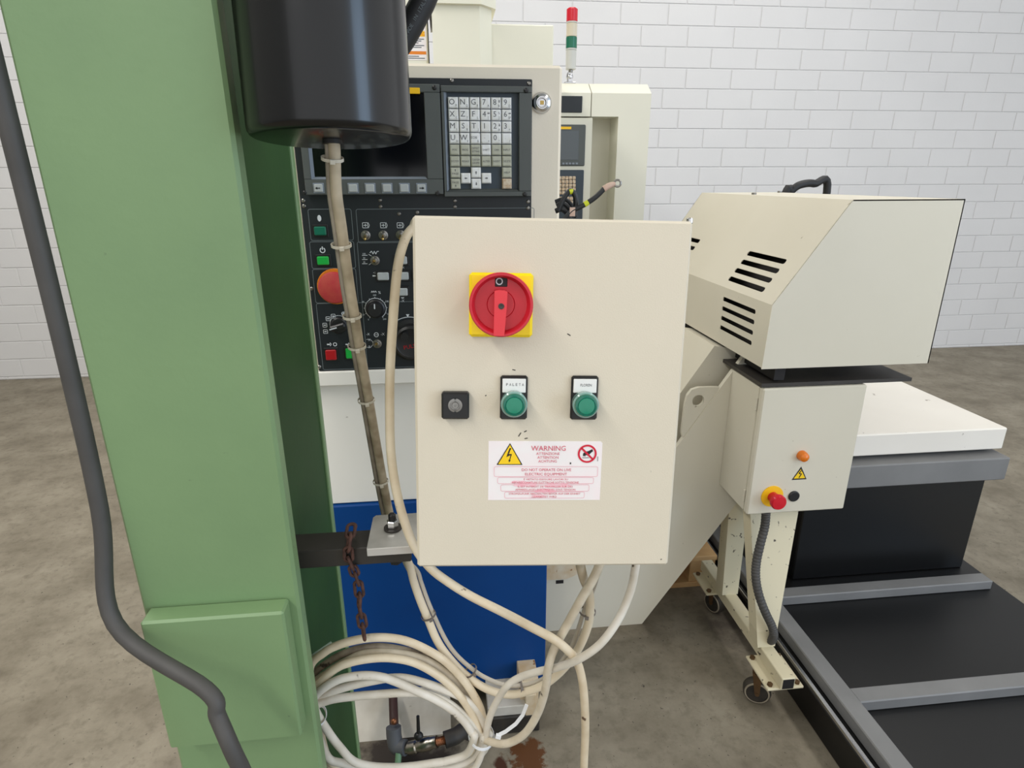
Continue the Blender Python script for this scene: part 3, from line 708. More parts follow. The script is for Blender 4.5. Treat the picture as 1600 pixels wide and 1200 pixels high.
tr.ring2d(cx_, cz_, rr * .80, rr, -.0007, 0); d_ = rr * .88 * .707; tr.line2d([(cx_ - d_, cz_ + d_), (cx_ + d_, cz_ - d_)], rr * .2, -.0007, 0)
tr.line2d([(su(1495), sv(240)), (su(1495), sv(305))], .0005, -.0005, 1); tr.line2d([(su(1118), sv(335)), (su(1136), sv(335))], .0022, -.0005, 1)
build('prohibition_sign', tr, ['sign_red', 'print_black'], st, flat=True)
# scuffs on the door
c = MB(BX)
for px, py, a, b_ in ((889, 523, 5, -3), (812, 679, 4, 6), (821, 674, 4, 2), (822, 685, 5, 1), (803, 578, 5, -1), (1033, 874, 2, 1), (759, 618, 2, 1)):
    x0, z0 = fl(px - a / 2, py + b_ / 2, -.0003); x1, z1 = fl(px + a / 2, py - b_ / 2, -.0003); c.line2d([(x0, z0), (x1, z1)], .0011, -.0003)
build('paint_scuffs', c, 'dark_steel', cb, flat=True)

# ------------------------------------------------------------------ arm with bracket plate, chain
yb0 = .785
zb1 = P(520, 859, y=yb0).z; zb2 = P(520, 886, y=yb0).z; ybk = P(470, 834, z=zb1).y
arm = thing('mounting_arm', 'dark square steel arm reaching from the green column to the control box', 'bracket', (-.05, .8, zb2))
build('bar', MB().box((-.256, yb0, zb2), (P(643, 880, y=yb0).x, ybk, zb1), .0015), 'dark_steel', arm)
zp1 = zb1 + .0125; ypf = P(573, 857, z=zp1).y; ypb = P(592, 805, z=zp1).y
xa_, xb_ = P(573, 857, z=zp1).x, .06
pl = MB().prism([(xa_, ypf, zb1), (xb_, ypf, zb1), (xb_, ypb, zb1), (xa_ + .004, ypb, zb1), (xa_, ypb - .006, zb1)], (0, 0, zp1 - zb1), 0)
pl.box((xa_, ypf - .0015, zb1), (xb_, ypf, zp1), .0006, 1); build('bracket_plate', pl, ['alu_plate', 'alu_edge'], arm)
q = P(614, 826, z=zp1)
fx = MB().cyl((q.x, q.y, zp1), (q.x, q.y, zp1 + .003), .0135, n=24); build('washer', fx, 'dark_steel', arm)
build('nut', MB().cyl((q.x, q.y, zp1 + .003), (q.x, q.y, zp1 + .015), .0088, n=6, bev=.001), 'chrome', arm)
build('bolt', MB().cyl((q.x, q.y, zb2 - .018), (q.x, q.y, zp1 + .026), .0058, n=16, bev=.002), 'black_plastic', arm)
build('bolt_head', MB().cyl((q.x + .002, q.y - .012, zb2 - .009), (q.x + .002, q.y - .012, zb2), .0095, n=6), 'black_plastic', arm)
bk = BX((-.09, .121, -.16)); build('rear_bracket', MB().box((bk.x - .03, bk.y + .001, zb1 + .012), (bk.x + .04, ypb, zb1 + .05)), 'dark_steel', arm)
ch = thing('rusty_chain', 'rusty chain hanging over the dark steel arm', 'chain', P(553, 890, y=yb0 - .006))
def link(c, d, side, ln=.0105, wd=.0060, r=.0025):
    d = V(d).normalized(); s_ = V(side); s_ = (s_ - d * s_.dot(d)).normalized(); pts = []
    for k in range(16):
        a = 2 * math.pi * k / 16; pts.append(V(c) + s_ * math.cos(a) * wd + d * (math.sin(a) * wd + (ln - wd) * (1 if math.sin(a) >= 0 else -1)))
    build('link', MB().tube(pts, r, 8, closed=True), 'rust', ch)
yc = yb0 - .006
cp = [P(549, 822, y=yb0 + .012), P(547, 837, y=yb0 - .002), P(544, 858, y=yc), P(545, 874, y=yc), P(551, 887, y=yc), P(555, 897, y=yc), P(559.5, 911, y=yc), P(562, 930, y=yc), P(561, 946, y=yc), P(564, 962, y=yc), P(567, 978, y=yc), P(569, 996, y=yc)]
for i in range(len(cp) - 1):
    d = cp[i + 1] - cp[i]; link((cp[i] + cp[i + 1]) / 2, d, (1, 0, 0) if i in (0, 2, 4, 6, 9) else (.35, -1, 0), d.length * .5 + .0032)
link(P(548, 829, y=yb0 + .02), (0, 1, .1), (1, 0, 0), .016)

# ------------------------------------------------------------------ cables
def cable(name, pts, r, m, label, cat='cable', per=8, group=None):
    return build(name, MB().tube(spline(pts, per), r, 14), m, label=label, cat=cat, group=group)
top = [(517.5, 222, .735), (519, 240, .736), (521.5, 300, .75), (530, 360, .765), (541, 440, .785), (551, 500, .80), (560, 556, .82), (575, 640, .85), (589, 720, .875), (601, 785, .90), (612, 830, .905), (624, 858, .885), (636, 884, .86)]
low1 = [(647, 910, .85), (657, 939, .84), (669, 968, .83), (683, 1001, .82), (701, 1027, .815), (728, 1055, .81), (762, 1077, .805), (794, 1085, .80), (822, 1081, .79), (853, 1068, .78), (881, 1044, .77), (904, 1013, .755), (918, 979, .74), (922, 950, .73), (920, 925, .72), (912, 904, .71), (907, 884, .70), (905, 872, .695)]
def shift(l, dxp, dy): return [(a + dxp, b, c + dy) for a, b, c in l]
cable('power_cable', pxs(shift(top, 4, 0) + low1), .0066, 'cable_grimy', 'thick grimy cable from the black drum down to the control box')
low2 = [(650, 890, .862), (658, 910, .855), (668, 938, .845), (680, 966, .835), (696, 999, .825), (713, 1023, .82), (735, 1043, .815), (757, 1058, .81), (785, 1069, .805), (813, 1071, .80), (842, 1064, .795), (868, 1045, .785), (893, 1010, .775), (906, 976, .765), (914, 950, .755), (925, 925, .74), (932, 903, .725), (937, 884, .71), (939, 872, .705)]
cable('signal_cable', pxs(shift(top[:-1], -6, .004) + low2), .0036, 'cable_grimy_thin', 'thin grey cable strapped along the thick grimy cable from the drum')
cable('spare_cable', pxs(shift(top, -1, .011) + shift(low1, 2, .0105)), .0034, 'cable_grimy_thin', 'third slim cable in the bundle under the black drum')
cable('cream_cable', [BX((-.08, .119, .13)), BX((-.082, .15, .135)), BX((-.10, .19, .15))] + pxs([(660, 349, .858), (645, 357, .85), (632, 376, .84), (621, 420, .825), (614, 500, .81), (609.5, 580, .80), (609, 650, .79), (611, 710, .78), (619, 765, .767), (632, 815, .757), (648, 855, .752), (672, 887, .752), (700, 909, .75), (737, 932, .74), (785, 956, .72), (827, 978, .70), (864, 998, .69), (887, 1016, .694), (902, 1035, .701), (910, 1065, .705), (913.5, 1101, .71), (914.5, 1143, .72), (912.5, 1200, .73), (912, 1270, .74)]) + [V((.05, .76, .25)), V((.06, .8, .06)), V((.1, .92, .009)), V((.2, 1.0, .0075))], .0064, 'cable_cream', 'cream cable looping from behind the control box down across the others')
cable('white_cable', pxs([(995, 868, .69), (993, 886, .692), (985, 924, .695), (966, 968, .688), (938, 1006, .682), (904, 1030, .684), (870, 1043, .712), (842, 1049, .736), (813, 1058, .752), (793, 1071, .76), (779, 1091, .77), (768, 1113, .775), (762, 1133, .778), (757, 1160, .78), (742, 1200, .78), (700, 1240, .78)]), .0058, 'cable_white', 'clean white cable from under the right side of the control box')
cable('return_cable', pxs([(942, 868, .69), (935, 887, .69), (924, 910, .69), (910, 933, .695), (884, 980, .705), (867, 1011, .709), (857, 1042, .708), (852, 1078, .715), (840, 1115, .73), (820, 1146, .74), (794, 1161, .75), (771, 1160, .765), (752, 1152, .785), (736, 1130, .80)]), .0064, 'cable_beige', 'beige cable bending from the box underside round to the tied coil')
# coil: one long cable in seven turns
coil = thing('cable_coil', 'coil of dirty white cable tied up beside the green column', 'cable coil', P(610, 1130, y=.8))
def ZM(l, o=(470, 960), s=.2): return [(o[0] + a * s, o[1] + c * s) for a, c in l]
turns = [
 (ZM([(70, 420), (180, 300), (300, 237), (450, 197), (600, 180), (760, 192), (900, 235), (1050, 312), (1150, 385), (1260, 500), (1345, 620), (1405, 740), (1435, 870)]), (762, 1148), 1260, 620, .800, 'cable_cream'),
 (ZM([(80, 500), (220, 370), (400, 282), (600, 252), (800, 278), (950, 325), (1100, 395), (1230, 520), (1330, 650), (1395, 780), (1420, 890)]), (757, 1150), 1285, 600, .822, 'cable_dirty'),
 (ZM([(85, 560), (200, 465), (330, 380), (480, 312), (640, 300), (800, 312), (950, 350), (1080, 420), (1200, 520), (1300, 660), (1370, 800)]), (751, 1150), 1300, 640, .812, 'cable_beige'),
 (ZM([(100, 600), (250, 440), (400, 372), (600, 340), (760, 347), (900, 382), (1050, 462), (1180, 565), (1290, 700), (1360, 830)]), (749, 1153), 1240, 640, .795, 'cable_cream'),
 (ZM([(105, 650), (200, 562), (320, 502), (480, 477), (620, 487), (740, 525), (900, 595), (1050, 665), (1180, 745), (1280, 840), (1335, 920)]), (741, 1152), 1199, 622, .782, 'cable_white'),
 (ZM([(110, 680), (230, 610), (380, 560), (560, 520), (700, 497), (820, 498), (950, 530), (1100, 580), (1250, 645), (1365, 730), (1425, 840), (1440, 920)]), (765, 1150), 1225, 660, .797, 'cable_white'),
 (ZM([(115, 705), (250, 662), (420, 640), (600, 625), (800, 612), (950, 617), (1100, 665), (1210, 735), (1320, 840), (1395, 930)]), (753, 1156), 1212, 600, .790, 'cable_white')]
for i, (tp, tie, zb_, xb2, yy, m) in enumerate(turns):
    n = len(tp); l = [(a, c, yy - .010 + .006 * math.sin(k / n * 3)) for k, (a, c) in enumerate(tp)]
    l.append((tie[0], tie[1], yy - .012))
    l += [(tie[0] - 12, tie[1] + 26, yy), (tie[0] - 45, (tie[1] + zb_) / 2 + 14, yy), (xb2 + 65, zb_ - 8, yy), (xb2, zb_, yy), (xb2 - 60, zb_ - 18 - (zb_ > 1240) * 14, yy), (518 - i, (zb_ + 1130) / 2 + 12 - (i < 4) * 8, yy), (496, 1128 + i, yy - .008), (489, 1100, yy - .012)]
    if i == 4: l[-4:] = [(560, 1193, yy), (530, 1166, yy), (508, 1136, yy - .005), (492, 1108, yy - .012)]
    build('cable_turn', MB().tube(spline(pxs(l), 6, True), .0066 if i != 1 else .006, 12, closed=True), m, coil)
# zip ties
def tie(ctr, axis, ra, rb, wd, m, label, tail=None, up=(0, 0, 1), head=True, at=None):
    axis = V(axis).normalized(); a = V((1, 0, 0)) - axis * axis.x; a.normalize(); b_ = axis.cross(a); c = V(ctr)
    t = thing('cable_tie', label, 'cable tie', c); mb = MB(); vs, fs, n = [], [], 24; th = .0007
    for k in range(n):
        an = 2 * math.pi * k / n
        for r0, w0 in ((0, -wd / 2), (0, wd / 2), (th, wd / 2), (th, -wd / 2)):
            vs.append(c + a * math.cos(an) * (ra + r0) + b_ * math.sin(an) * (rb + r0) + axis * w0)
    for k in range(n):
        j = (k + 1) % n
        for q_ in range(4): fs.append((k * 4 + q_, k * 4 + (q_ + 1) % 4, j * 4 + (q_ + 1) % 4, j * 4 + q_))
    mb.add(vs, fs, 0, True); build('strap', mb, m, t)
    if head:
        hd = (EYE - c).normalized(); hd = (hd - axis * hd.dot(axis)).normalized(); hb = MB(Frame(at or c + hd * (ra * abs(hd.dot(a)) + rb * abs(hd.dot(b_))), hd.cross(axis), hd, axis))
        hb.box((-wd * .8, -.0005, -wd * .75), (wd * .8, wd * .8, wd * .75), wd * .15); build('lock_head', hb, m, t)
    if tail:
        tb = MB(); pts = [V(p) for p in tail]
        for p_, q_ in zip(pts, pts[1:]):
            d = (q_ - p_).normalized(); s_ = d.cross((EYE - p_).normalized()).normalized() * wd * .5; nn = d.cross(s_).normalized() * .0006
            tb.add([p_ - s_, p_ + s_, q_ + s_, q_ - s_, p_ - s_ + nn, p_ + s_ + nn, q_ + s_ + nn, q_ - s_ + nn], [(0, 1, 2, 3), (4, 5, 6, 7), (0, 1, 5, 4), (1, 2, 6, 5), (2, 3, 7, 6), (3, 0, 4, 7)], 0, True)
        build('tail', tb, m, t)
    return t
def at_top(py):
    for (a, b_, c), (d, e, f) in zip(top, top[1:]):
        if b_ <= py <= e: t = (py - b_) / (e - b_); return P(a + (d - a) * t, py, y=c + (f - c) * t), P(d, e, y=f) - P(a, b_, y=c)
words = ['topmost old white tie on the cable bundle just below the drum', 'old white tie on the bundle in front of the console lamp keys', 'old white tie on the bundle beside the large round override knob', 'old white tie on the bundle beside the lower green push key', 'old white tie on the bundle in front of the white machine panel', 'lowest old white tie on the bundle just above the bracket plate']
for py, wd in zip((248, 383, 494, 541, 625, 752), words):
    c, d = at_top(py); tie(c, d, .0118, .0088, .0036, 'tie_old', wd)['group'] = 'old ties on the cable bundle'
for (pa, pb, yy), wd in zip((((665, 951), (674, 971), .832), ((729, 1042), (741, 1054), .812), ((806, 1077), (822, 1076), .80), ((917, 966), (919, 945), .742)), ('grey tie joining two cables high on the blue panel', 'grey tie joining two cables above the right side of the coil', 'grey tie joining two cables at the lowest point of the bundle', 'grey tie on the cable pair under the right half of the control box')):
    c = P((pa[0] + pb[0]) / 2, (pa[1] + pb[1]) / 2, y=yy); d = P(*pb, y=yy) - P(*pa, y=yy); tie(c, d, .0118, .0118, .0034, 'tie_grey', wd)['group'] = 'grey ties on the cable pair'
c = P(752, 1149, y=.785); d = P(757, 1128, y=.785) - P(748, 1170, y=.785)
tie(c, d, .0215, .027, .0058, 'tie_white', 'new white tie with long tail binding the right side of the coil', tail=[P(776, 1150, y=.763), P(790, 1143, y=.757), P(806, 1131, y=.752), P(817, 1117, y=.748), P(823, 1101, y=.745)], at=P(779, 1149, y=.762))
c = P(497, 1118, y=.775); tie(c, P(499, 1110, y=.775) - P(493, 1126, y=.775) + V((0, -.004, 0)), .0125, .017, .0058, 'tie_white', 'new white tie binding the left side of the coil beside the column', head=False)
pa, pb = P(484, 1030, y=.80), P(519, 1006, y=.815); d = (pb - pa).normalized(); s_ = V((-d.z, 0, d.x)) * .0055
build('clear_strap', MB().prism([pa - s_, pb - s_, pb + s_, pa + s_], (0, .001, 0)), 'clear_strap', label='clear plastic strap end sticking up behind the cable coil', cat='strap')
cable('grey_floor_cable', [V((-.432, .71, 2.5)), V((-.432, .71, 1.7)), V((-.432, .71, 1.35)), V((-.431, .70, 1.12)), V((-.425, .665, .98))] + pxs([(322, 1078, .61), (340, 1119, .597), (362, 1170, .58), (388, 1230, .58), (410, 1330, .58)]) + [V((-.14, .6, .2)), V((-.12, .62, .04)), V((-.05, .68, .011)), V((.1, .7, .0105))], .0098, 'conduit', 'dark grey cable running down the left side of the green column')

# ------------------------------------------------------------------ drain pipe and valve at the foot of the machine
vy = 1.27
dv = thing('drain_valve', 'pipe elbow and ball valve with black lever near the floor', 'valve', P(650, 1190, y=vy))
def pz(px, py, y=vy): return P(px, py, y=y)
build('riser_pipe', MB().cyl(pz(614, 1086, 1.385), pz(616, 1140, 1.29), .0125, n=18), 'pipe_brown', dv)
build('compression_fitting', MB().sphere(pz(615.5, 1127, 1.285), .0085), 'copper', dv)
build('elbow', MB().tube(spline([pz(615, 1136, 1.283), pz(616, 1152, 1.272), pz(620, 1166, 1.26), pz(634, 1168, 1.25)], 6), .0205, 18), 'elbow_grey', dv)
vb_ = MB(); a, c = pz(632, 1171, 1.25), pz(683, 1159, 1.235); ax_ = c - a; ln = ax_.length
vb_.lathe(a, ax_, [(.012, 0), (.012, ln * .12), (.017, ln * .14), (.017, ln * .36), (.0145, ln * .4), (.0175, ln * .5), (.0175, ln * .78), (.0155, ln * .82), (.0155, ln)], 16); build('valve_body', vb_, 'valve_metal', dv)
build('threaded_nipple', MB().lathe(c, ax_, [v for k in range(7) for v in ((.0095, k * .0042), (.0112, k * .0042 + .002))], 16), 'copper', dv)
lv = MB(); q = pz(654, 1150, 1.243); lv.sphere(q, .0115, sc=(1.1, 1, 1)); lv.cyl(q, pz(653, 1119, 1.25), .0052, .0042, 12); build('lever', lv, 'black_plastic', dv)
build('drain_hose', MB().tube(spline([c + ax_.normalized() * .022, pz(712, 1150, 1.24), pz(726, 1142, 1.26), pz(745, 1150, 1.30), pz(760, 1162, 1.36)], 6), .021, 18), 'wheel_black', dv)
build('green_rod', MB().cyl(pz(623, 1176, 1.24), P(619, 1225, y=1.2), .0085, n=12), 'green_stick', label='short green rod standing below the grey pipe elbow', cat='rod')

# ------------------------------------------------------------------ chip conveyor on its stand
YT = 1.65
cv = thing('chip_conveyor', 'cream chip conveyor rising right to a slotted drive hood', 'conveyor', (.8, 1.75, 0))
lowc = P(1003, 975, y=YT); c1 = P(1150, 788, y=YT); d1 = (c1 - lowc); t1 = P(1062, 697, y=YT); t2 = P(1150, 578, y=YT); dt = t2 - t1
lowc.z = max(lowc.z, .05)
E1 = lowc + d1 * 1.9; T2 = t1 + dt * 2.4; T0 = t1 - dt * 1.2
floorL = V((.05, YT, lowc.z))
poly = [floorL, lowc, E1, T2, T0, V((T0.x - .1, YT, P(880, 886, y=YT).z + .12)), V((.05, YT, P(880, 886, y=YT).z + .12))]
build('near_side_plate', MB().prism(poly, (0, .006, 0)), 'conveyor_cream', cv)
build('far_side_plate', MB().prism([p + V((0, .32, 0)) for p in poly], (0, .006, 0)), 'conveyor_cream', cv)
build('trough_bottom', MB().prism([lowc + V((0, .006, 0)), E1 + V((0, .006, 0)), E1 + V((-.01, .006, .006)), lowc + V((-.01, .006, .006)), ], (0, .314, 0)), 'conveyor_cream', cv)
off = V((-dt.z, 0, dt.x)).normalized()
if off.x > 0: off = -off
# raised lid inside, rising towards the hood
m0, m1 = t1 - off * .05, T2 - off * .05
m0, m1 = m0 + V((-.026, 0, 0)), m1 + V((-.026, 0, 0))
lt = m0 + off * .10; lb = m0 + dt * ((1.0 - m0.z) / dt.z); lu = lt + dt * ((1.018 - lt.z) / dt.z); ly = V((0, .06, 0))
build('belt_lid', MB().prism([m0 + ly, lb + ly, lu + ly, lt + ly], (0, .25, 0)), 'conveyor_cream', cv)
m0, m1 = m0 - V((-.026, 0, 0)), m1 - V((-.026, 0, 0))
build('trough_floor', MB().prism([m0 + V((0, .006, 0)), m1 + V((0, .006, 0)), m1 + V((0, .006, 0)) - off * .01, m0 + V((0, .006, 0)) - off * .01], (0, .31, 0)), 'conveyor_cream', cv)
# top rim of the near plate
build('side_rim', MB().prism([T0, T2, T2 + off * .006, T0 + off * .006], (0, .016, 0)), 'conveyor_cream', cv)
# lifting eye
ey = YT + .004; eye = [(1058, 706), (1071, 625), (1078, 611), (1092, 605), (1130, 604), (1098, 647)]
hole = P(1091, 626, y=ey); pts = [P(a, c_, y=ey) for a, c_ in ((1063, 690), (1066, 668), (1070, 634), (1074, 618), (1081, 609), (1092, 605.5), (1110, 605), (1126, 605), (1112, 624), (1096, 646), (1080, 668))]
mb = MB(); n = 64; inn = [hole + V((math.cos(2 * math.pi * k / n), 0, math.sin(2 * math.pi * k / n))) * .0185 for k in range(n)]
out_ = []
for k in range(n):   # outer outline sampled by angle around the hole
    d = V((math.cos(2 * math.pi * k / n), 0, math.sin(2 * math.pi * k / n))); best = None
    for a_, b_ in zip(pts, pts[1:] + pts[:1]):
        e = b_ - a_; den = d.x * e.z - d.z * e.x
        if abs(den) < 1e-9: continue
        w_ = a_ - hole; t = (w_.x * e.z - w_.z * e.x) / den; u_ = (w_.x * d.z - w_.z * d.x) / den
        if t > 0 and -.001 <= u_ <= 1.001 and (best is None or t < best): best = t
    out_.append(hole + d * (best or .03))
th = V((0, .012, 0)); vs = inn + out_ + [p + th for p in inn] + [p + th for p in out_]; fs = []
for k in range(n):
    j = (k + 1) % n; fs += [(k, j, n + j, n + k), (2 * n + k, 2 * n + j, 3 * n + j, 3 * n + k), (k, j, 2 * n + j, 2 * n + k), (n + k, n + j, 3 * n + j, 3 * n + k)]
mb.add(vs, fs, 0, True); build('lifting_eye', mb, 'conveyor_cream', cv)
# lower end cover beside the blue panel
q0, q1 = P(855, 900, y=YT - .004), P(905, 886, y=YT - .004)
lc = MB().tube(spline([P(820, 902, y=YT + .002), P(856, 902, y=YT), P(885, 900, y=YT), P(903, 893, y=YT + .004), P(912, 886, y=YT + .03)], 6), .006, 10)
lc.prism([P(820, 902, y=YT), P(856, 903, y=YT), P(885, 901, y=YT), P(903, 893, y=YT), P(907, 885, y=YT), P(905, 862, y=YT), P(820, 862, y=YT)], (0, -.012, 0)); build('dirty_lip', lc, 'rusty_white', cv)
a, c = P(868.5, 912, y=YT), P(880.5, 906, y=YT); build('slot_mark', MB().box((a.x, YT - .001, a.z), (c.x, YT + .002, c.z)), 'dark_interior', cv)
# drive hood: slotted sheet-metal faces run along y
hy0, hy1 = 1.45, 2.37
hf = P(1190, 577, y=hy0); hd_ = P(1207, 477, y=hy0); hc = P(1250, 421, y=hy0); hu = (hc - hd_).normalized(); ztop = 1.452; ht = hd_ + hu * ((ztop - hd_.z) / hu.z)
hood = build('drive_hood', MB().prism([V((hf.x, hy0, hf.z)), hd_, ht, V((ht.x + .30, hy0, ztop)), V((ht.x + .30, hy0, hf.z))], (0, .003, 0)), 'conveyor_cream', cv)
build('hood_far_end', MB().prism([V((hf.x, hy1, hf.z)), V((hd_.x, hy1, hd_.z)), V((ht.x, hy1, ztop)), V((ht.x + .30, hy1, ztop)), V((ht.x + .30, hy1, hf.z))], (0, -.003, 0)), 'conveyor_cream', cv)
build('hood_top', MB().box((ht.x, hy0, ztop - .003), (ht.x + .30, hy1, ztop)), 'conveyor_cream', cv)
build('hood_right_side', MB().box((ht.x + .297, hy0, hf.z), (ht.x + .30, hy1, ztop)), 'conveyor_cream', cv)
def slotted(name, o, u, ulen, holes, th=.0025):   # plate spanned by u (in xz) and y, with slots running along y
    nrm = V((-u.z, 0, u.x)); 
    if nrm.x > 0: nrm = -nrm
    mb = MB(); us = sorted({0, ulen} | {h[0] for h in holes} | {h[1] for h in holes}); ys = sorted({hy0, hy1} | {h[2] for h in holes} | {h[3] for h in holes})
    pt = lambda a, y, d: V((o.x, 0, o.z)) + u * a + V((0, y, 0)) - nrm * d
    for a0, a1 in zip(us, us[1:]):
        for b0, b1 in zip(ys, ys[1:]):
            ca, cb_ = (a0 + a1) / 2, (b0 + b1) / 2
            if any(h[0] < ca < h[1] and h[2] < cb_ < h[3] for h in holes):
                w_ = a1 - a0; k = 5   # rounded slot ends
                for ye, sg in ((b0, 1), (b1, -1)):
                    for um, s2 in ((a0, 1), (a1, -1)):
                        arc = [pt(um, ye, 0)] + [pt((a0 + a1) / 2 - s2 * w_ / 2 * math.cos(t * math.pi / 2 / k), ye + sg * w_ / 2 * (1 - math.sin(t * math.pi / 2 / k)), 0) for t in range(k + 1)]
                        mb.add(arc, [tuple(range(len(arc)))], 0, True)
                for x0, x1, yy0, yy1 in ((a0, a0, b0, b1), (a1, a1, b0, b1)): mb.add([pt(x0, yy0, 0), pt(x0, yy1, 0), pt(x0, yy1, th), pt(x0, yy0, th)], [(0, 1, 2, 3)], 0, True)
                continue
            mb.add([pt(a0, b0, 0), pt(a1, b0, 0), pt(a1, b1, 0), pt(a0, b1, 0)], [(0, 1, 2, 3)], 0, True)
            mb.add([pt(a0, b0, th), pt(a1, b0, th), pt(a1, b1, th), pt(a0, b1, th)], [(0, 1, 2, 3)], 0, True)
    return build(name, mb, 'conveyor_cream', cv)
nA = V((-hu.z, 0, hu.x)); hs = []
pitch = None
def aA(px, py): q = PP(px, py, hd_, nA); return (q - hd_).dot(hu), q.y
s1, s4 = aA(1197, 402)[0], aA(1167, 444)[0]
for k in range(4):
    a = s1 + (s4 - s1) * k / 3
    for y_a, y_b in ((1.53, 1.74), (2.10, 2.30)): hs.append((a - .0075, a + .0075, y_a, y_b))
slotted('sloped_face', hd_, hu, (ht - hd_).length, hs)
ub = V((0, 0, 1)); hs = []
for k, (za, zb3) in enumerate(((466, 488.5), (480, 504.5), (494.7, 521), (509, 537))):
    zc = (P((1130, 1127, 1125.5, 1123)[k], za, x=hd_.x).z + P((1180, 1177.5, 1175, 1173)[k], zb3, x=hd_.x).z) / 2 - hf.z
    for y_a, y_b in ((1.53, 1.73), (2.10, 2.30)): hs.append((zc - .0065, zc + .0065, y_a, y_b))
slotted('upright_face', V((hd_.x, 0, hf.z)), ub, hd_.z - hf.z, hs)
build('slot_dark_liner', MB().prism([(hd_.x + .05, 1.48, .98), (hd_.x + .05, 1.48, hd_.z - .02), (ht.x + .03, 1.48, ztop - .05), (ht.x + .05, 1.48, ztop - .05), (hd_.x + .08, 1.48, hd_.z - .03), (hd_.x + .08, 1.48, .98)], (0, .86, 0)), 'dark_interior', cv)  # added dark sheet that makes the hood look shaded inside its slots
build('drive_motor', MB().cyl((1.10, 1.5, 1.17), (1.10, 2.3, 1.17), .10, n=28, bev=.01), 'dark_interior', cv)
build('motor_plate', MB().box((.84, 1.47, .965), (1.28, 2.34, .975)), 'dark_steel', cv)
for px, c_ in ((1218, 301), (1178, 304)): 
    q = P(px, c_, z=ztop); build('hood_rivet', MB().cyl((q.x, q.y, ztop), (q.x, q.y, ztop + .006), .008, n=12), 'steel', cv)
# electric cabinet on the near side
ex0 = P(1124, 752, y=YT).x; ez0 = P(1166, 804, y=1.462).z; ez1 = P(1200, 609, y=1.462).z
ec = build('electric_cabinet', MB().box((ex0, 1.488, ez0), (ex0 + .30, YT, ez1), .002), 'conveyor_cream', cv)
build('cabinet_door', MB().box((ex0 - .001, 1.462, ez0 - .002), (ex0 + .301, 1.485, ez1 + .002), .004), 'conveyor_cream', ec)
for z_ in (ez0 + .05, ez1 - .05): build('hinge', MB().cyl((ex0 - .003, 1.4865, z_ - .018), (ex0 - .003, 1.4865, z_ + .018), .0035, n=10), 'conveyor_cream', ec)
q = P(1206, 775, y=1.462)
c = MB().lathe((q.x, 1.462, q.z), (0, -1, 0), [(.033, 0), (.033, .003), (.016, .0045)], 32, 0); c.lathe((q.x, 1.459, q.z), (0, -1, 0), [(.0155, 0), (.0155, .022), (.019, .024), (.0225, .027), (.0225, .036), (.020, .040), (.001, .0415)], 32, 1); build('emergency_stop', c, ['signal_yellow', 'estop_red'], ec)
q = P(1241, 776, y=1.458); build('blanking_plug', MB().lathe((q.x, 1.462, q.z), (0, -1, 0), [(.0165, 0), (.0165, .004), (.014, .006), (.001, .006)], 28), 'black_plastic', ec)
q = P(1256, 714, y=1.45); build('amber_lamp', MB().lathe((q.x, 1.462, q.z), (0, -1, 0), [(.015, 0), (.015, .008), (.013, .018), (.007, .023), (.001, .024)], 24), 'amber', ec)
a, c_ = P(1237, 750, y=1.4615), P(1252, 729, y=1.4615); s_ = c_.x - a.x; h_ = c_.z - a.z; tr = MB()
tr.add([(a.x, 1.4613, a.z), (a.x + 2 * s_, 1.4613, a.z), (c_.x, 1.4613, c_.z)], [(0, 1, 2)], 0); tr.add([(a.x + s_ * .22, 1.461, a.z + h_ * .1), (a.x + s_ * 1.78, 1.461, a.z + h_ * .1), (c_.x, 1.461, c_.z - h_ * .2)], [(0, 1, 2)], 1)
tr.line2d([(c_.x + .002, c_.z - h_ * .3), (c_.x - .004, c_.z - h_ * .52), (c_.x + .004, c_.z - h_ * .55), (c_.x - .002, c_.z - h_ * .85)], .003, 1.4607, 0); build('voltage_triangle', tr, ['print_black', 'sign_yellow'], ec, flat=True)
# stand: two legs on a rail with casters
xr0, xr1 = .903, .944
rail = build('base_rail', MB().box((xr0, 1.262, .120), (xr1, 1.83, .160), .002), 'rail_cream', cv)
build('rail_end', MB().box((xr0 + .004, 1.2605, .124), (xr1 - .004, 1.263, .156)), 'dark_interior', rail)
lg = MB(); fb = [V((.893, 1.385, .160)), V((.948, 1.385, .160)), V((.950, 1.39, .215)), V((1.05, 1.53, .57)), V((.888, 1.53, .57)), V((.886, 1.39, .215))]
lg.prism([fb[0], fb[1], fb[2], fb[5]], (0, .05, 0)); lg.prism([fb[5], fb[2], fb[3], fb[4]], (0, .05, 0)); build('leg', lg, 'rail_cream', cv)
lg = MB(); lg.prism([(.893, 1.63, .160), (.948, 1.63, .160), (.96, 1.66, .60), (.89, 1.66, .60)], (0, .05, 0)); build('leg', lg, 'rail_cream', cv)
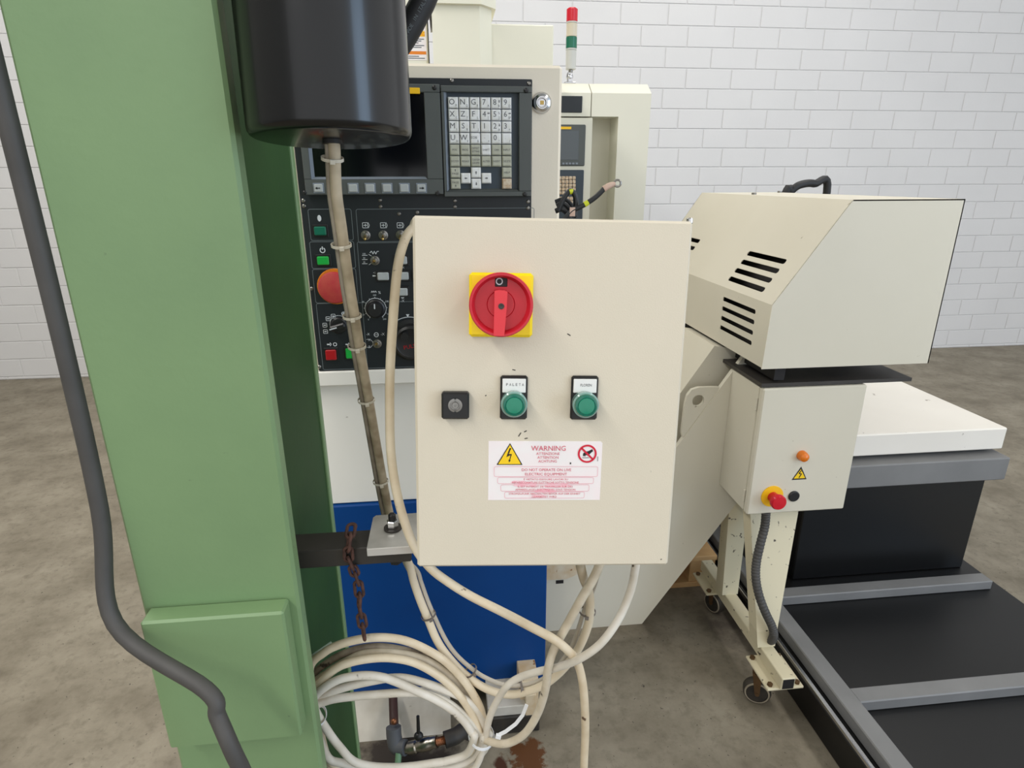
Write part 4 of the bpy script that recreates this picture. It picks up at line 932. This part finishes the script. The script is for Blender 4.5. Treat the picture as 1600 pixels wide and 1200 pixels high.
def caster(wx, wy, px0, px1, py0, py1, axd):
    t = build('caster', MB().box((px0, py0, .112), (px1, py1, .120), .002), 'rail_cream', cv); r = .040; axd = V(axd).normalized()
    o_ = V((wx, wy, r)); wm = MB().lathe(o_ - axd * .014, axd, [(r - .010, 0), (r - .002, .001), (r, .005), (r, .023), (r - .002, .027), (r - .010, .028)], 28, 0); wm.lathe(o_ - axd * .0155, axd, [(r - .011, 0), (r - .009, .002), (r - .009, .029), (r - .011, .031)], 28, 1); wm.lathe(o_ + axd * .0125, axd, [(r - .010, 0), (r - .0045, 0), (r - .0045, .003), (r - .0055, .004), (r - .009, .004)], 28, 2, False); build('wheel', wm, ['wheel_tread', 'wheel_black', 'wheel_rim'], t)
    fk = MB(); sd = axd.cross(V((0, 0, 1))).normalized()
    for s_ in (-1, 1):
        c0 = o_ + axd * .018 * s_; fk.prism([c0 - sd * .007, c0 + sd * .007, c0 + V((0, 0, .07)) + sd * .020, c0 + V((0, 0, .07)) + sd * -.006], axd * .003)
    fk.cyl(o_ + V((0, 0, .06)), o_ + V((0, 0, .074)), .02); fk.cyl(o_ - axd * .022, o_ + axd * .022, .006); build('fork', fk, 'rusty_metal', t)
    for bx_ in (px0 + .014, px1 - .014):
        for by_ in (py0 + .014, py1 - .014): build('plate_bolt', MB().cyl((bx_, by_, .12), (bx_, by_, .127), .008, n=6), 'rusty_metal', t)
caster(.886, 1.345, .868, .978, 1.268, 1.40, (-.45, -.9, 0))
caster(.930, 1.745, .868, .978, 1.69, 1.815, (-.9, -.35, 0))
cp_ = [P(1197, 800, y=1.47), P(1195, 822, y=1.47), P(1188, 850, y=1.455), P(1182, 878, y=1.44), P(1181, 903, y=1.42), P(1186, 930, y=1.40), P(1196, 957, y=1.385), P(1206, 978, y=1.375), P(1209, 992, y=1.37), P(1205, 1001, y=1.385), P(1200, 996, y=1.41)]
sp = spline(cp_, 16)
build('corrugated_conduit', MB().tube(sp, .0125, 14, rf=lambda i: .0128 if i % 3 else .0116), 'conduit', label='grey corrugated conduit hanging from the cabinet beside the stand leg', cat='conduit')
build('hood_hose', MB().tube(spline([V((1.36, 2.62, 0)), V((1.34, 2.60, .8)), P(1222, 316, y=2.55), P(1236, 299, y=2.55), P(1250, 289, y=2.55), P(1272, 287, y=2.56), P(1292, 300, y=2.58), V((1.62, 2.60, .9)), V((1.66, 2.62, .0))], 8), .016, 14), 'black_rubber', label='black hose arching up behind the conveyor hood', cat='hose')

# ------------------------------------------------------------------ black machine bed at the right
bd = thing('machine_bed', 'low black machine bed with grey edge rails behind the conveyor stand', 'machine bed', (1.5, 1.6, 0))
build('bed_body', MB().box((1.0, .95, 0), (1.95, 2.5, .105), .004), 'bed_black', bd)
build('edge_highlight', MB().box((1.0, .95, .105), (1.012, 2.5, .118), .002), 'chrome', bd)  # bright strip standing in for the highlight along the bed's top edge
build('edge_rail', MB().box((1.03, .95, .105), (1.085, 2.5, .145), .003), 'bed_grey', bd)
for y_ in (1.18, 1.62): build('cross_rail', MB().box((1.085, y_, .105), (1.9, y_ + .05, .14), .003), 'bed_grey', bd)
build('upright_panel', MB().box((1.22, 1.75, .105), (1.90, 2.48, .50), .004), 'bed_black', bd)
build('top_rail', MB().box((1.18, 1.70, .50), (1.92, 2.5, .585), .004), 'bed_grey', bd)
build('cover_plate', MB().box((1.24, 1.74, .60), (1.92, 2.5, .68), .004), 'machine_white', bd)
build('cover_spacer', MB().box((1.26, 1.78, .585), (1.90, 2.46, .60)), 'bed_black', bd)

# ------------------------------------------------------------------ pallet and bin behind the conveyor
pt = thing('wooden_pallet', 'wooden pallet on the floor behind the conveyor stand', 'pallet', (.84, 2.25, 0))
for i in range(3): build('deck_board', MB().box((.69, 1.88 + i * .25, .118), (.99, 2.05 + i * .25, .140), .002), 'wood', pt)
for x_ in (.69, .89):
    for y_ in (1.89, 2.14, 2.40): build('block', MB().box((x_, y_, .022), (x_ + .10, y_ + .12, .118), .002), 'wood', pt)
for y_ in (1.885, 2.135, 2.40): build('bottom_board', MB().box((.69, y_, 0), (.99, y_ + .13, .022), .002), 'wood', pt)
bn = thing('brown_bin', 'dark brown bin standing on the wooden pallet', 'bin', (.93, 2.2, .14))
build('bin_body', MB().box((.86, 2.0, .14), (.985, 2.42, .29), .02), 'brown_bin', bn)
build('bin_rim', MB().box((.855, 1.995, .29), (.99, 2.425, .305), .004), 'bed_grey', bn)

# ------------------------------------------------------------------ machining centre in the background
YB = 3.0
bm_ = thing('machining_center', 'cream machining centre with small screen standing before the brick wall', 'machine', (.6, 3.4, 0))
xR = P(1018, 146, y=YB).x; xS = P(924, 160, y=YB).x; z1 = P(1000, 146, y=YB).z; z0_ = P(924, 182, y=YB).z; xQ = P(963, 250, y=YB).x
z2 = P(1012, 132, y=YB + .07).z; xL = .20
build('right_pillar', MB().prism([(xQ, YB, 0), (xQ, YB, z1), (xQ, YB + .07, z2), (xQ, 3.8, z2), (xQ, 3.8, 0)], (xR - xQ, 0, 0)), 'rear_cream_shaded', bm_)
build('head_cover', MB().prism([(xS + .002, YB, z0_), (xS + .002, YB, z1), (xS + .002, YB + .07, z2), (xS + .002, 3.8, z2), (xS + .002, 3.8, z0_)], (xQ - xS - .002, 0, 0)), 'rear_cream_shaded', bm_)
build('pendant_top', MB().prism([(xL, YB, z0_), (xL, YB, z1), (xL, YB + .07, z2), (xL, 3.8, z2), (xL, 3.8, z0_)], (xS - .002 - xL, 0, 0)), 'rear_cream_shaded', bm_)
build('recess_back', MB().box((xS, YB + .14, 0), (xQ, 3.8, z0_)), 'rear_cream_shaded', bm_)
build('pendant_front', MB().box((xL, YB - .004, 0), (P(923.5, 250, y=YB).x, 3.5, P(900, 184, y=YB).z), .003), 'rear_cream_shaded', bm_)
build('dark_plate', MB().box((P(860, 160, y=YB).x, YB - .006, P(890, 176, y=YB).z), (P(909.5, 160, y=YB).x, YB, P(890, 150, y=YB).z), .002), 'panel_black', bm_)
yD = YB - .012
m = build('display_unit', MB().box((P(840, 230, y=yD).x, yD, P(890, 259.5, y=yD).z), (P(914.5, 230, y=yD).x, YB, P(890, 194.5, y=yD).z), .004), 'bezel_grey', bm_)
build('screen', MB().box((P(845, 230, y=yD).x, yD - .002, P(890, 250, y=yD).z), (P(904, 230, y=yD).x, yD + .002, P(890, 204, y=yD).z), .001), 'screen_grey', m)
build('yellow_plate', MB().box((P(866, 200, y=yD).x, yD - .003, P(890, 202, y=yD).z), (P(892.5, 200, y=yD).x, yD, P(890, 198, y=yD).z)), 'signal_yellow', m)
for i in range(5): q = P(880 + i * 5.2, 255.5, y=yD); build('soft_key', MB().box((q.x - .006, yD - .004, q.z - .004), (q.x + .006, yD, q.z + .004), .001), 'bezel_light', m)
m = build('keypad_unit', MB().box((P(840, 300, y=yD).x, yD, P(890, 345, y=yD).z), (P(911.5, 300, y=yD).x, YB, P(890, 265.5, y=yD).z), .003), 'key_well', bm_)
for r_ in range(5):
    for c_ in range(6):
        q = P(869 + c_ * 5.6 if c_ else 868, 278 + r_ * 5.8, y=yD - .004); build('key', MB().box((q.x - .0075, yD - .006, q.z - .0075), (q.x + .0075, yD, q.z + .0075), .002), 'key_tan', m)
for r_ in range(2):
    for c_ in range(4): q = P(876 + c_ * 5.6, 310 + r_ * 5.8, y=yD - .004); build('key', MB().box((q.x - .0075, yD - .006, q.z - .0075), (q.x + .0075, yD, q.z + .0075), .002), 'key_tan', m)
# column cover and side cover of the machine behind the console
YC = 2.4
hm = thing('machine_housing', 'cream machine housing with column cover rising behind the console', 'machine', (.15, 2.7, 0))
xa2, xb3 = P(676, 60, y=YC).x, P(770, 60, y=YC).x; zc2 = P(720, 8, y=YC).z
build('column_cover', MB().prism([(xa2, YC, 0), (xb3 - .045, YC, 0), (xb3, YC + .05, 0), (xb3, 2.8, 0), (xa2, 2.8, 0)], (0, 0, zc2)), 'machine_cream', hm)
build('cover_cap', MB().prism([(xa2 - .01, YC - .02, zc2), (xb3 - .04, YC - .02, zc2), (xb3 + .015, YC + .04, zc2), (xb3 + .015, 2.82, zc2), (xa2 - .01, 2.82, zc2)], (0, 0, .10)), 'machine_cream', hm)
build('side_cover', MB().box((xb3 - .005, YC + .06, 0), (P(865, 60, y=YC + .06).x, 2.95, P(820, 38, y=YC + .06).z), .004), 'machine_cream', hm)
build('left_cover', MB().box((-.40, YC + .03, 0), (P(668, 60, y=YC + .03).x, 2.8, zc2 + .3), .006), 'machine_cream', hm)
sy = YC + .0285; stl = MB(); sx_ = [P(p, 60, y=sy).x for p in (628, 666)]; 
def sz(py): return P(650, py, y=sy).z
stl.box((sx_[0], sy, sz(94)), (sx_[1], YC + .03, sz(34)), 0, 0); yq = sy - .0005
stl.quad(sx_[0] + .002, P(664, 60, y=sy).x, sz(57), sz(48.5), yq, 1); stl.quad(sx_[0] + .002, P(665, 60, y=sy).x, sz(85), sz(80), yq, 2)
stl.text('WARNING', (sx_[0] + sx_[1]) / 2 + .01, sz(53), .012, yq - .0005, .055, 2)
for i, py in enumerate((61, 64, 67, 71, 74, 88, 91)): stl.line2d([(sx_[0] + .01, sz(py)), (sx_[1] - .008 - .01 * (i % 3), sz(py))], .003, yq, 3)
build('warning_sticker', stl, ['sticker_white', 'signal_yellow', 'estop_orange', 'line_grey'], hm, flat=True)
# signal tower
ty = YB + .09
tw = thing('signal_tower', 'signal tower with red clear and green lenses on the cream machine', 'signal light', (P(891, 126, y=ty).x, ty, z2))
tc = lambda py: V((P(893, py, y=ty).x, ty, P(893, py, y=ty).z)); tx0 = P(893, 60, y=ty).x; r_ = .0255
def tcy(name, pa, pb, r, m): build(name, MB().cyl((tx0, ty, P(893, pb, y=ty).z), (tx0, ty, P(893, pa, y=ty).z), r, n=28, bev=.002), m, tw)
tcy('cap', 12.5, 15, .020, 'lens_red'); tcy('red_lens', 14, 34, r_, 'lens_red'); tcy('collar', 34, 37, r_, 'tower_grey'); tcy('clear_lens', 37, 58, r_ * .98, 'lens_clear'); tcy('green_lens', 58, 76, r_, 'lens_green'); tcy('collar', 76, 79, r_, 'tower_grey'); tcy('base_tube', 79, 109, r_ * .95, 'tower_grey'); tcy('stem', 109, 114, .010, 'steel')
q = P(890, 120, y=ty); build('hinge_bracket', MB().sphere((q.x, ty, q.z), .021, sc=(.8, .8, 1)).box((q.x - .026, ty - .02, z2), (q.x + .026, ty + .02, z2 + .008), .002).box((q.x - .012, ty - .014, z2), (q.x + .012, ty + .014, q.z + .02), .004), 'chrome', tw)

# ------------------------------------------------------------------ earth leads behind the control box
gy = 1.0
gl = thing('earth_lead', 'black earth lead with ring lug sticking up beside the console', 'cable', P(885, 335, y=gy))
pts = spline(pxs([(880, 345, gy), (893, 330, gy), (905, 324, gy), (916, 318, gy), (928, 310, gy), (937, 302, gy), (944, 294.5, gy)]), 8)
build('sheath', MB().tube(pts, .0042, 12), 'wire_black', gl)
build('yellow_band', MB().tube(pxs([(913, 319.8, gy), (916, 318, gy), (919, 316, gy)]), .0044, 12), 'band_yellow', gl)
build('taped_crimp', MB().tube(pxs([(943, 295.5, gy), (950, 291, gy), (956, 288.5, gy), (961, 287, gy)]), .0046, 12, rf=lambda i: (.005, .0048, .0044, .003)[i]), 'lug_tape', gl)
c = P(964.8, 286.4, y=gy); fr = Frame(c, V((.94, -.25, .2)).normalized(), V((.2, 1, -.1)).normalized(), V((-.2, .1, .97)).normalized())
build('ring_lug', MB(fr).tube([(math.cos(2 * math.pi * k / 24) * .0052, 0, math.sin(2 * math.pi * k / 24) * .0052) for k in range(24)], .0017, 8, closed=True), 'steel', gl)
lp = thing('wire_loop', 'bundle of black looped wires with paper tag behind the control box', 'cable', P(880, 338, y=gy + .02))
for i, l in enumerate(([(872, 330, 0), (879, 314, 0), (888, 300, 0), (894, 299, 0), (898.5, 306, 0), (900, 318, 0), (897, 336, 0)], [(870, 322, .01), (880, 318, .01), (889, 326, .01), (895, 340, .01)], [(868, 330, .005), (878, 327, .005), (888, 336, .005), (892, 346, .005)], [(868, 316, .018), (882, 312, .018), (893, 322, .018), (900, 340, .018)])):
    build('wire', MB().tube(spline(pxs([(a, c_, gy + .01 + e) for a, c_, e in l]), 8), .0042, 10), 'wire_black', lp)
build('wire_marking', MB().tube(pxs([(889.5, 299.6, gy + .0095), (892, 298.9, gy + .0095), (894.5, 299.6, gy + .0095)]), .0045, 10), 'band_yellow', lp)
a, c_ = P(890, 338, y=gy - .004), P(899, 324, y=gy - .004); build('paper_tag', MB().box((a.x, gy - .004, a.z), (c_.x, gy - .003, c_.z)), 'lug_tape', lp)
